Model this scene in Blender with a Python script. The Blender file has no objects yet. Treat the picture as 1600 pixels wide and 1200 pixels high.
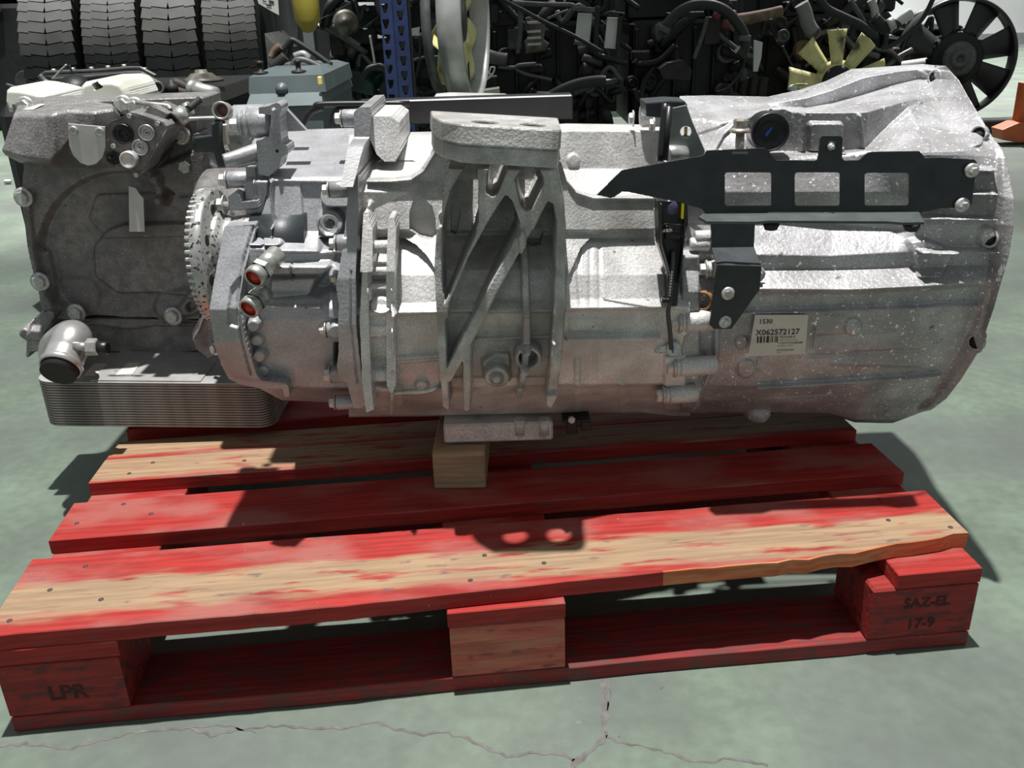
import bpy, bmesh, math, random
import numpy as np
from mathutils import Vector, Matrix
random.seed(7); np.random.seed(7)
PI = math.pi
SC = bpy.context.scene
COL = SC.collection
# ------------------------------------------------------------------ camera
FPX, PITCH, ROLL, CAMH = 1416.0, .4048, -.0319, .7992
fw = np.array([0, math.cos(PITCH), -math.sin(PITCH)]); _rt = np.array([1., 0, 0]); _up = np.cross(_rt, fw)
r2 = _rt*math.cos(ROLL) + _up*math.sin(ROLL); u2 = -_rt*math.sin(ROLL) + _up*math.cos(ROLL)
CC = np.array([0, 0, CAMH])
cd = bpy.data.cameras.new('camera'); cam = bpy.data.objects.new('camera', cd); COL.objects.link(cam)
cd.sensor_width = 36; cd.lens = 36*FPX/1600; cd.clip_start = .02; cd.clip_end = 100
cam.matrix_world = Matrix(((r2[0], u2[0], -fw[0], CC[0]), (r2[1], u2[1], -fw[1], CC[1]), (r2[2], u2[2], -fw[2], CC[2]), (0, 0, 0, 1)))
SC.camera = cam
# ------------------------------------------------------------------ light and exposure
SC.view_settings.view_transform = 'Standard'; SC.view_settings.look = 'None'; SC.view_settings.gamma = 1
SC.view_settings.use_curve_mapping = False
SC.view_settings.exposure = 0.0
W = bpy.data.worlds.new('hall_ambient'); SC.world = W; W.use_nodes = True
W.node_tree.nodes['Background'].inputs[0].default_value = (.90, .97, 1.0, 1)
W.node_tree.nodes['Background'].inputs[1].default_value = .30
def high_bay(loc, power, half=34, blend=.55, rad=.055):
    ld = bpy.data.lights.new('high_bay_lamp', 'SPOT'); ld.energy = power; ld.shadow_soft_size = rad; ld.color = (1, .985, .96); ld.spot_size = math.radians(2*half); ld.spot_blend = blend
    o = bpy.data.objects.new('high_bay_lamp', ld); COL.objects.link(o); o.location = loc; return o
high_bay((-.22, 1.10, 6.1), 2850, 28, .35)
high_bay((-2.4, 5.35, 6.1), 5200, 22, .5)
high_bay((3.2, 8.6, 6.1), 4600, 46, .5)
high_bay((-.6, 6.4, 6.1), 900, 24, .5)
high_bay((5.5, 11.2, 6.1), 1900, 50, .5)  # added unseen lamp that brightens the pale back wall
# ------------------------------------------------------------------ helpers: pixel rays of the photograph -> real points at a given depth
def proj(P):
    P = np.asarray(P, float) - CC; d = P @ fw
    return np.stack([800 + FPX*(P @ r2)/d, 600 - FPX*(P @ u2)/d], -1)
def ray(x, y):
    x = np.asarray(x, float); y = np.asarray(y, float)
    return fw*FPX + r2*(x[..., None]-800) + u2*(600-y[..., None])
GYAW = [False]               # the gearbox lies parallel to the pallet: its right end stands farther off
def goff(x): return np.interp(x, [860, 1060, 1130, 1300, 1450, 1600], [0, .05, .066, .068, .060, .045]) if GYAW[0] else np.zeros(np.shape(x))
def atY(x, y, Y):
    Y = np.asarray(Y, float)+goff(np.asarray(x, float))
    r = ray(x, y); return CC + r*(np.asarray(Y, float)/r[..., 1])[..., None]
def atZ(x, y, Z):
    r = ray(x, y); return CC + r*((Z-CAMH)/r[..., 2])[..., None]
def atX(x, y, X):
    r = ray(x, y); return CC + r*(X/r[..., 0])[..., None]
def mpp(Y, y=400):           # metres per pixel near depth Y
    return float((atY(800, y, Y)-CC) @ fw)/FPX
PY = .0847
def pal(x, y, z):            # pallet coordinates -> world
    x -= .5385; y += .8958; c, s = math.cos(PY), math.sin(PY)
    return np.array([c*x-s*y, s*x+c*y, z])
# ------------------------------------------------------------------ materials
MATS = {}
def M(name, col, rough=.5, metal=0., var=.15, vs=25., spot=None, bump=0., bs=180., grime=None, stretch=(1, 1, 1), spec=.5, fine=None):
    if name in MATS: return MATS[name]
    m = bpy.data.materials.new(name); m.use_nodes = True; nt = m.node_tree; N = nt.nodes; L = nt.links
    b = N['Principled BSDF']; b.inputs['Roughness'].default_value = rough; b.inputs['Metallic'].default_value = metal
    b.inputs['Specular IOR Level'].default_value = spec
    tc = N.new('ShaderNodeTexCoord'); mp = N.new('ShaderNodeMapping'); mp.inputs['Scale'].default_value = stretch
    L.new(tc.outputs['Object'], mp.inputs[0])
    def noise(s, det=4):
        n = N.new('ShaderNodeTexNoise'); n.inputs['Scale'].default_value = s; n.inputs['Detail'].default_value = det
        L.new(mp.outputs[0], n.inputs[0]); return n.outputs['Fac']
    def ramp(src, a, b_, ca, cb):
        r = N.new('ShaderNodeValToRGB'); r.color_ramp.elements[0].position = a; r.color_ramp.elements[1].position = b_
        r.color_ramp.elements[0].color = (*ca, 1); r.color_ramp.elements[1].color = (*cb, 1); L.new(src, r.inputs[0]); return r.outputs[0]
    def mix(f, a, b_):
        x = N.new('ShaderNodeMix'); x.data_type = 'RGBA'; L.new(f, x.inputs[0]); L.new(a, x.inputs[6])
        if isinstance(b_, tuple): x.inputs[7].default_value = (*b_, 1)
        else: L.new(b_, x.inputs[7])
        return x.outputs[2]
    lo = tuple(max(0, c*(1-var)) for c in col); hi = tuple(min(1, c*(1+var)) for c in col)
    c = ramp(noise(vs, 6), .3, .7, lo, hi)
    if fine:        # grain of the sand casting: (scale, amount)
        g = ramp(noise(fine[0], 3), .34, .66, (1-fine[1],)*3, (1+fine[1],)*3); x = N.new('ShaderNodeMix'); x.data_type = 'RGBA'; x.blend_type = 'MULTIPLY'; x.inputs[0].default_value = 1; L.new(c, x.inputs[6]); L.new(g, x.inputs[7]); c = x.outputs[2]
    if grime:       # (colour, scale, a, b)
        c = mix(ramp(noise(grime[1], 5), grime[2], grime[3], (0, 0, 0), (1, 1, 1)), c, grime[0])
    if spot:        # list of (colour, scale, a, b)
        for s in spot: c = mix(ramp(noise(s[1], 2), s[2], s[3], (0, 0, 0), (1, 1, 1)), c, s[0])
    L.new(c, b.inputs['Base Color'])
    if bump:
        bn = N.new('ShaderNodeBump'); bn.inputs['Strength'].default_value = bump; bn.inputs['Distance'].default_value = .002
        L.new(noise(bs, 3), bn.inputs['Height']); L.new(bn.outputs[0], b.inputs['Normal'])
    MATS[name] = m; return m
# ------------------------------------------------------------------ mesh builder
def V3(p): return np.array(p, float)
def frame(d):
    d = V3(d); d = d/np.linalg.norm(d); a = np.array([0, 0, 1.]) if abs(d[2]) < .9 else np.array([1., 0, 0])
    u = np.cross(a, d); u /= np.linalg.norm(u); return d, u, np.cross(d, u)
class MB:
    def __init__(s): s.v = []; s.f = []; s.mi = []; s.m = 0; s.sm = []
    def add(s, vs, fs, smooth=False):
        o = len(s.v); s.v += [tuple(map(float, p)) for p in vs]
        s.f += [tuple(i+o for i in f) for f in fs]; s.mi += [s.m]*len(fs); s.sm += [smooth]*len(fs); return s
    def box(s, c, sz, ax=None, bev=0.):
        c = V3(c); h = V3(sz)/2; A = np.eye(3) if ax is None else np.array(ax)
        if bev <= 0:
            P = [c + A.T @ (h*np.array([x, y, z])) for x in (-1, 1) for y in (-1, 1) for z in (-1, 1)]
            return s.add(P, [(0, 1, 3, 2), (4, 6, 7, 5), (0, 4, 5, 1), (2, 3, 7, 6), (0, 2, 6, 4), (1, 5, 7, 3)])
        P = []; idx = {}
        for x in (-1, 1):
            for y in (-1, 1):
                for z in (-1, 1):
                    for k in range(3):
                        q = h.copy() - bev; q[k] = h[k]; idx[(x, y, z, k)] = len(P); P.append(c + A.T @ (q*np.array([x, y, z])))
        F = []
        g = lambda x, y, z, k: idx[(x, y, z, k)]
        for t in (-1, 1):
            F.append((g(t, -1, -1, 0), g(t, 1, -1, 0), g(t, 1, 1, 0), g(t, -1, 1, 0))[::t])
            F.append((g(-1, t, -1, 1), g(-1, t, 1, 1), g(1, t, 1, 1), g(1, t, -1, 1))[::t])
            F.append((g(-1, -1, t, 2), g(1, -1, t, 2), g(1, 1, t, 2), g(-1, 1, t, 2))[::t])
        for a in (-1, 1):
            for b in (-1, 1):
                F.append((g(a, b, -1, 0), g(a, b, 1, 0), g(a, b, 1, 1), g(a, b, -1, 1)))
                F.append((g(a, -1, b, 0), g(a, 1, b, 0), g(a, 1, b, 2), g(a, -1, b, 2)))
                F.append((g(-1, a, b, 1), g(1, a, b, 1), g(1, a, b, 2), g(-1, a, b, 2)))
                for d in (-1, 1): F.append((g(a, b, d, 0), g(a, b, d, 1), g(a, b, d, 2)))
        return s.add(P, F)
    def lathe(s, o, d, prof, n=20, a0=0., a1=2*PI, smooth=True, caps=True):
        o = V3(o); d, u, w = frame(d); full = abs(a1-a0-2*PI) < 1e-6; k = n if full else n+1
        P = []
        for (r, h) in prof:
            for i in range(k):
                a = a0 + (a1-a0)*i/n; P.append(o + d*h + (u*math.cos(a)+w*math.sin(a))*r)
        F = []
        for j in range(len(prof)-1):
            for i in range(n):
                i2 = (i+1) % k; F.append((j*k+i, j*k+i2, (j+1)*k+i2, (j+1)*k+i))
        s.add(P, F, smooth)
        if caps and full:
            m = len(s.v) - len(P)
            if prof[0][0] > 1e-6: s.f.append(tuple(m+i for i in range(k))[::-1]); s.mi.append(s.m); s.sm.append(False)
            if prof[-1][0] > 1e-6: s.f.append(tuple(m+(len(prof)-1)*k+i for i in range(k))); s.mi.append(s.m); s.sm.append(False)
        return s
    def cyl(s, a, b, r, r1=None, n=16):
        a = V3(a); b = V3(b); h = np.linalg.norm(b-a); return s.lathe(a, b-a, [(r, 0), (r if r1 is None else r1, h)], n)
    def cylb(s, a, b, r, bv=.002, n=20):
        a = V3(a); b = V3(b); h = np.linalg.norm(b-a); return s.lathe(a, b-a, [(r-bv, 0), (r, bv), (r, h-bv), (r-bv, h)], n)
    def tube(s, pts, r, n=8, sub=4, caps=True):
        P = [V3(p) for p in pts]
        if sub > 1 and len(P) > 2:
            Q = []
            for i in range(len(P)-1):
                p0 = P[max(i-1, 0)]; p1 = P[i]; p2 = P[i+1]; p3 = P[min(i+2, len(P)-1)]
                for k in range(sub):
                    t = k/sub; Q.append(.5*((2*p1)+(-p0+p2)*t+(2*p0-5*p1+4*p2-p3)*t*t+(-p0+3*p1-3*p2+p3)*t**3))
            Q.append(P[-1]); P = Q
        vs = []; u = None
        for i, p in enumerate(P):
            d = P[min(i+1, len(P)-1)] - P[max(i-1, 0)]; d /= np.linalg.norm(d)+1e-12
            if u is None: _, u, w = frame(d)
            else:
                u = u - d*(u @ d); u /= np.linalg.norm(u)+1e-12; w = np.cross(d, u)
            rr = r[i] if isinstance(r, (list, tuple)) and len(r) == len(P) else (r if not isinstance(r, (list, tuple)) else r[0]+(r[1]-r[0])*i/(len(P)-1))
            for k in range(n):
                a = 2*PI*k/n; vs.append(p + (u*math.cos(a)+w*math.sin(a))*rr)
        F = [(i*n+k, i*n+(k+1) % n, (i+1)*n+(k+1) % n, (i+1)*n+k) for i in range(len(P)-1) for k in range(n)]
        s.add(vs, F, True)
        if caps:
            m = len(s.v)-len(vs); s.f += [tuple(m+k for k in range(n))[::-1], tuple(m+(len(P)-1)*n+k for k in range(n))]; s.mi += [s.m]*2; s.sm += [False]*2
        return s
    def prism(s, poly3, vec, holes=None):      # planar polygon extruded by vec
        n = len(poly3); a = [V3(p) for p in poly3]; vec = V3(vec)
        s.add(a + [p+vec for p in a], [tuple(range(n))[::-1], tuple(range(n, 2*n))] + [(i, (i+1) % n, n+(i+1) % n, n+i) for i in range(n)]); return s
    def hexbolt(s, o, d, r, h=None, flange=True, rot=0.):
        o = V3(o); d, u, w = frame(d); h = h or r*.9; P = []; z = 0
        if flange: s.lathe(o, d, [(r*1.45, 0), (r*1.45, h*.18), (r*1.1, h*.32)], 18); z = h*.25
        ring = lambda rr, hh: [o+d*hh+(u*math.cos(rot+k*PI/3)+w*math.sin(rot+k*PI/3))*rr for k in range(6)]
        P = ring(r, z) + ring(r, h*.88) + ring(r*.86, h)
        s.add(P, [(k, (k+1) % 6, 6+(k+1) % 6, 6+k) for k in range(6)] + [(6+k, 6+(k+1) % 6, 12+(k+1) % 6, 12+k) for k in range(6)] + [tuple(range(12, 18))]); return s
    def build(s, name, mat, parent=None, mats=None, autosmooth=None):
        off = np.zeros(3)
        if parent is not None:
            p = parent
            while p is not None: off += np.array(p.location); p = p.parent
        me = bpy.data.meshes.new(name)
        vs = np.array(s.v) - off
        me.from_pydata(vs.tolist(), [], s.f); 
        for m_ in ([mat] if mats is None else mats): me.materials.append(m_)
        me.polygons.foreach_set('material_index', s.mi); me.polygons.foreach_set('use_smooth', s.sm)
        bm = bmesh.new(); bm.from_mesh(me); bmesh.ops.recalc_face_normals(bm, faces=bm.faces); bm.to_mesh(me); bm.free()
        me.update()
        o = bpy.data.objects.new(name, me); COL.objects.link(o)
        if parent is not None: o.parent = parent
        return o
def tag(o, label, cat, group=None, kind=None):
    o['label'] = label; o['category'] = cat
    if group: o['group'] = group
    if kind: o['kind'] = kind
    return o
def thing(name, label, cat, loc, group=None):
    o = bpy.data.objects.new(name, None); COL.objects.link(o); o.location = tuple(map(float, loc)); o.empty_display_size = .1
    return tag(o, label, cat, group)
def inst(src, name, loc, parent, rot=None):     # linked copy of a part
    o = src.copy(); o.name = name; COL.objects.link(o); o.parent = parent
    off = np.zeros(3); p = parent
    while p is not None: off += np.array(p.location); p = p.parent
    o.location = tuple(V3(loc)-off)
    if rot is not None: o.rotation_euler = rot
    return o
# ------------------------------------------------------------------ signed distances (pixels) for cast features
def _seg(q, pts, closed):
    d = np.full(q.shape[:-1], 1e9); n = len(pts)
    for i in range(n if closed else n-1):
        a = np.array(pts[i], float); b = np.array(pts[(i+1) % n], float); ab = b-a
        t = np.clip(((q-a) @ ab)/(ab @ ab+1e-9), 0, 1); d = np.minimum(d, np.linalg.norm(q-a-t[..., None]*ab, axis=-1))
    return d
def poly(pts, rnd=0.):
    def f(q):
        d = _seg(q, pts, True); ins = np.zeros(q.shape[:-1], bool); n = len(pts); x = q[..., 0]; y = q[..., 1]
        for i in range(n):
            (x1, y1), (x2, y2) = pts[i], pts[(i+1) % n]
            if y1 == y2: continue
            ins ^= ((y1 > y) != (y2 > y)) & (x < (x2-x1)*(y-y1)/(y2-y1)+x1)
        return np.where(ins, -d, d) - rnd
    return f
def line(pts, hw): return lambda q: _seg(q, pts, False) - hw
def circ(c, r, ry=None):
    ry = ry or r
    return lambda q: (np.sqrt(((q[..., 0]-c[0])/r)**2 + ((q[..., 1]-c[1])/ry)**2) - 1)*min(r, ry)
def uni(*fs): return lambda q: np.minimum.reduce([f(q) for f in fs])
def dif(a, *fs): return lambda q: np.maximum.reduce([a(q)] + [-f(q) for f in fs])
def rect(x0, y0, x1, y1, r=3): return poly([(x0+r, y0+r), (x1-r, y0+r), (x1-r, y1-r), (x0+r, y1-r)], r)
def smooth01(t): t = np.clip(t, 0, 1); return t*t*(3-2*t)
def height(q, feats, P=None):
    H = np.zeros(q.shape[:-1]); cache = {}
    for (sd, h, w) in feats:
        if callable(h): H = H + h(q)*smooth01(.5 - sd(q)/w); continue
        if P is not None and abs(h) > .004:
            k = round(max(h, 0)*200)/200
            if k not in cache: cache[k] = proj(P - np.array([0, k, 0]))
            qq = cache[k]
        else: qq = q
        H = H + h*smooth01(.5 - sd(qq)/w)
    return H
# ------------------------------------------------------------------ loft: casting skin through traced lengthwise curves, then cast features
def loft(name, rows, feats, parent, mat, step=2.0, backY=1.52, it=1, zc=(.04, .05)):
    allx = [p[0] for r in rows for p in r]; nu = int((max(allx)-min(allx))/step)
    R = []
    for r in rows:
        a = [p if not (isinstance(p[2], str)) else (p[0], p[1], float(atX(p[0], p[1], float(p[2][1:]))[1])) for p in r]
        px = np.array([p[0] for p in a], float); t = np.linspace(px[0], px[-1], nu)
        R.append(np.stack([t, np.interp(t, px, [p[1] for p in a]), np.interp(t, px, [p[2] for p in a])], -1))
    G = []
    for i in range(len(R)-1):
        span = max(np.abs(R[i+1][:, 1]-R[i][:, 1]).max(), 400*np.abs(R[i+1][:, 2]-R[i][:, 2]).max())
        k = max(2, int(span/step))
        for j in range(k): G.append(R[i] + (R[i+1]-R[i])*j/k)
    G.append(R[-1]); G = np.array(G)
    P = atY(G[..., 0], G[..., 1], G[..., 2])
    for _ in range(it):
        Q = P.copy(); Q[1:-1, 1:-1] = .25*(P[:-2, 1:-1]+P[2:, 1:-1]+P[1:-1, :-2]+P[1:-1, 2:])
        P = .4*P + .6*Q
    if feats: P[..., 1] -= height(proj(P), feats, P)
    # close behind
    top = P[0].copy(); top[:, 1] = np.maximum(top[:, 1], backY); top[:, 2] -= zc[0]
    bot = P[-1].copy(); bot[:, 1] = np.maximum(bot[:, 1], backY); bot[:, 2] += zc[1]
    P = np.concatenate([top[None], P, bot[None]], 0)
    nv = P.shape[0]; nu = P.shape[1]
    idx = np.arange(nv*nu).reshape(nv, nu)
    F = np.stack([idx[:-1, :-1], idx[1:, :-1], idx[1:, 1:], idx[:-1, 1:]], -1).reshape(-1, 4)
    F2 = np.stack([idx[-1, :-1], idx[0, :-1], idx[0, 1:], idx[-1, 1:]], -1)
    mb = MB(); mb.v = [tuple(p) for p in P.reshape(-1, 3)]; mb.f = [tuple(map(int, f)) for f in np.concatenate([F, F2])]
    mb.sm = [True]*len(mb.f); mb.f += [tuple(map(int, idx[:, 0])), tuple(map(int, idx[::-1, -1]))]; mb.sm += [False]*2
    mb.mi = [0]*len(mb.f)
    return mb.build(name, mat, parent)
# ------------------------------------------------------------------ relief: casting with an outline and holes, front depth Y0 minus features, back at Yb
def relief(name, out, holes, Y0, feats, Yb, parent, mat, Yref=None, step=2.0, outr=0.):
    Yref = Yref if Yref is not None else (Y0 if not callable(Y0) else 1.06)
    xs = [p[0] for p in out]; ys = [p[1] for p in out]
    X, Y = np.meshgrid(np.arange(min(xs)-2*step, max(xs)+2.1*step, step), np.arange(min(ys)-2*step, max(ys)+2.1*step, step))
    q = np.stack([X, Y], -1).astype(float); sd = dif(poly(out, outr), *holes) if holes else poly(out, outr)
    s0 = sd(q); ok = s0 < step*.7
    e = .25
    for _ in range(3):
        g = np.stack([sd(q+[e, 0])-sd(q-[e, 0]), sd(q+[0, e])-sd(q-[0, e])], -1)/(2*e); s = sd(q)
        mv = ok & (s > 0); q[mv] -= (s[..., None]*g)[mv]
    P = atY(q[..., 0], q[..., 1], np.full(q.shape[:-1], Yref)); 
    yb = Y0(q) if callable(Y0) else np.full(q.shape[:-1], Y0)
    P[..., 1] = yb + goff(q[..., 0]) - (height(q, feats) if feats else 0)
    idx = -np.ones(ok.shape, int); c4 = ok[:-1, :-1] & ok[1:, :-1] & ok[1:, 1:] & ok[:-1, 1:]
    use = np.zeros_like(ok)
    for a in (slice(0, -1), slice(1, None)):
        for b in (slice(0, -1), slice(1, None)): use[a, b] |= c4
    idx[use] = np.arange(use.sum())
    F = np.stack([idx[:-1, :-1][c4], idx[1:, :-1][c4], idx[1:, 1:][c4], idx[:-1, 1:][c4]], -1)
    front = P[use]; n = len(front); back = front.copy()
    back[:, 1] = (Yb(q[use]) if callable(Yb) else Yb) + goff(q[use][..., 0])
    back[:, 1] = np.maximum(back[:, 1], front[:, 1]+.0005)
    ed = {}
    for f in F:
        for k in range(4):
            a, b = int(f[k]), int(f[(k+1) % 4])
            if (b, a) in ed: del ed[(b, a)]
            else: ed[(a, b)] = 1
    mb = MB(); mb.v = [tuple(p) for p in front] + [tuple(p) for p in back]
    mb.f = [tuple(map(int, f)) for f in F]; mb.sm = [True]*len(F)
    mb.f += [tuple(int(i)+n for i in f[::-1]) for f in F]; mb.sm += [False]*len(F)
    # wall verts duplicated for a crisp edge
    m = len(mb.v); W_ = {}
    def wv(i):
        if i not in W_:
            W_[i] = len(mb.v); mb.v.append(tuple(front[i])); mb.v.append(tuple(back[i]))
        return W_[i]
    for (a, b) in ed:
        i, j = wv(a), wv(b); mb.f.append((j, i, i+1, j+1)); mb.sm.append(True)
    mb.mi = [0]*len(mb.f)
    off = np.zeros(3); p = parent
    while p is not None: off += np.array(p.location); p = p.parent
    me = bpy.data.meshes.new(name); me.from_pydata((np.array(mb.v)-off).tolist(), [], mb.f); me.materials.append(mat)
    me.polygons.foreach_set('use_smooth', mb.sm); me.update()
    o = bpy.data.objects.new(name, me); COL.objects.link(o)
    if parent is not None: o.parent = parent
    return o
def plate(name, out, holes, Y0, t, parent, mat, step=2.0, outr=0.): return relief(name, out, holes, Y0, None, (lambda q: (Y0(q) if callable(Y0) else Y0)+t) if callable(Y0) else Y0+t, parent, mat, None if not callable(Y0) else 1.05, step, outr)
def text_mesh(s, size, p0, ux, uy, mb, lift=0., bold=0.):       # flat lettering with its own small thickness, laid along ux/uy from p0
    cu = bpy.data.curves.new('lettering', 'FONT'); cu.body = s; cu.size = size; cu.offset = bold; cu.resolution_u = 3
    o = bpy.data.objects.new('lettering', cu); COL.objects.link(o); dg = bpy.context.evaluated_depsgraph_get(); dg.update()
    me = bpy.data.meshes.new_from_object(o.evaluated_get(dg)); nrm = np.cross(ux, uy)
    mb.add([V3(p0)+V3(ux)*v.co.x+V3(uy)*v.co.y+nrm*lift for v in me.vertices], [tuple(f.vertices) for f in me.polygons])
    bpy.data.objects.remove(o); bpy.data.meshes.remove(me); bpy.data.curves.remove(cu)
def cplate(name, polys, fr, t, bev, parent, mat, res=1):      # flat plate with holes: outlines in the plane (origin, ux, uy), thickness t about the plane
    o_, ux, uy = V3(fr[0]), V3(fr[1]), V3(fr[2]); n = np.cross(ux, uy); n /= np.linalg.norm(n)
    cu = bpy.data.curves.new(name, 'CURVE'); cu.dimensions = '2D'; cu.fill_mode = 'BOTH'; cu.bevel_depth = bev; cu.bevel_resolution = res; cu.extrude = t/2-bev; cu.offset = -bev
    for pl in polys:
        sp = cu.splines.new('POLY'); sp.points.add(len(pl)-1); sp.use_cyclic_u = True
        for p, (x, y) in zip(sp.points, pl): p.co = (x, y, 0, 1)
    ob = bpy.data.objects.new(name, cu); COL.objects.link(ob); dg = bpy.context.evaluated_depsgraph_get(); dg.update()
    me = bpy.data.meshes.new_from_object(ob.evaluated_get(dg)); mb = MB()
    mb.add([o_+ux*v.co.x+uy*v.co.y+n*v.co.z for v in me.vertices], [tuple(f.vertices) for f in me.polygons])
    bpy.data.objects.remove(ob); bpy.data.meshes.remove(me); bpy.data.curves.remove(cu)
    return mb.build(name, mat, parent)
def pixplate(name, polys, Y, t, bev, parent, mat, slope=0., piv=0.):    # sheet traced on the photograph, standing at depth Y (+ slope per metre of x), thickness t behind it
    o_ = float(goff(np.mean([p[0] for p in polys[0]]))); Y = Y+o_; g_ = GYAW[0]; GYAW[0] = False
    def conv(pl):
        r = []
        for x, y in pl:
            p = atY(x, y, Y)
            if slope:
                for _ in range(4): p = atY(x, y, Y+slope*(p[0]-piv))
            r.append((p[0], p[2]))
        return r
    ux = V3((1, slope, 0)); polys = [conv(pl) for pl in polys]; GYAW[0] = g_
    return cplate(name, polys, ((0, Y-slope*piv+t/2, 0), ux, (0, 0, 1)), t, bev, parent, mat)
def hit(obj, x, y):          # first point of a part met by the ray through a traced pixel, with its normal
    dg = bpy.context.evaluated_depsgraph_get(); dg.update(); off = np.zeros(3); p = obj
    while p is not None: off += np.array(p.location); p = p.parent
    d = ray(x, y); d = d/np.linalg.norm(d); ok, lo, no, _ = obj.ray_cast(Vector(CC-off), Vector(d)); return (np.array(lo)+off, np.array(no)) if ok else (None, None)
# ------------------------------------------------------------------ floor
m_floor = M('floor_paint', (.132, .168, .130), .5, 0, .20, 4.5, fine=(45, .10), grime=((.105, .118, .108), 3.1, .42, .70), spot=[((.155, .175, .155), 38, .72, .75), ((.07, .08, .075), 60, .74, .78)], bump=.12, bs=90)
fl = MB(); fl.add([(-14, -3, 0), (14, -3, 0), (14, 16, 0), (-14, 16, 0)], [(0, 1, 2, 3)])
floor = fl.build('floor', m_floor); floor['kind'] = 'structure'
m_crack = M('crack_dirt', (.13, .12, .115), .9, 0, .35, 60)
def crack(pts, w):
    P = []
    for i in range(len(pts)-1):
        (x0, y0), (x1, y1) = pts[i], pts[i+1]; n = max(2, int(math.hypot(x1-x0, y1-y0)/9))
        for k in range(n):
            t = k/n; P.append((x0+(x1-x0)*t+random.uniform(-2, 2), y0+(y1-y0)*t+random.uniform(-2.5, 2.5)))
    P.append(pts[-1]); W_ = [atZ(x, y, .0004) for x, y in P]; mb = MB(); vs = []
    for i, p in enumerate(W_):
        d = W_[min(i+1, len(W_)-1)]-W_[max(i-1, 0)]; n = np.array([-d[1], d[0], 0]); n /= np.linalg.norm(n)+1e-9
        a = w*random.uniform(.4, 1.3)*.5; vs += [p+n*a, p-n*a]
    mb.add(vs, [(2*i, 2*i+1, 2*i+3, 2*i+2) for i in range(len(W_)-1)]); mb.build('crack', m_crack, floor)
crack([(-30, 1168), (40, 1162), (112, 1170), (160, 1155), (215, 1143), (300, 1136), (330, 1150), (370, 1140), (420, 1133), (470, 1137), (530, 1137), (590, 1130), (650, 1147), (700, 1145), (740, 1158), (790, 1180), (850, 1176), (870, 1175), (897, 1188)], .0045)
crack([(943, 1060), (946, 1090), (944, 1120), (945, 1150), (925, 1172), (900, 1190), (890, 1215)], .008)
crack([(945, 1150), (975, 1162), (1030, 1172), (1070, 1186), (1110, 1192), (1140, 1183), (1200, 1196)], .004)
crack([(951, 1062), (955, 1085), (949, 1110)], .003)
crack([(300, 1136), (345, 1131), (400, 1145)], .0025)
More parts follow.
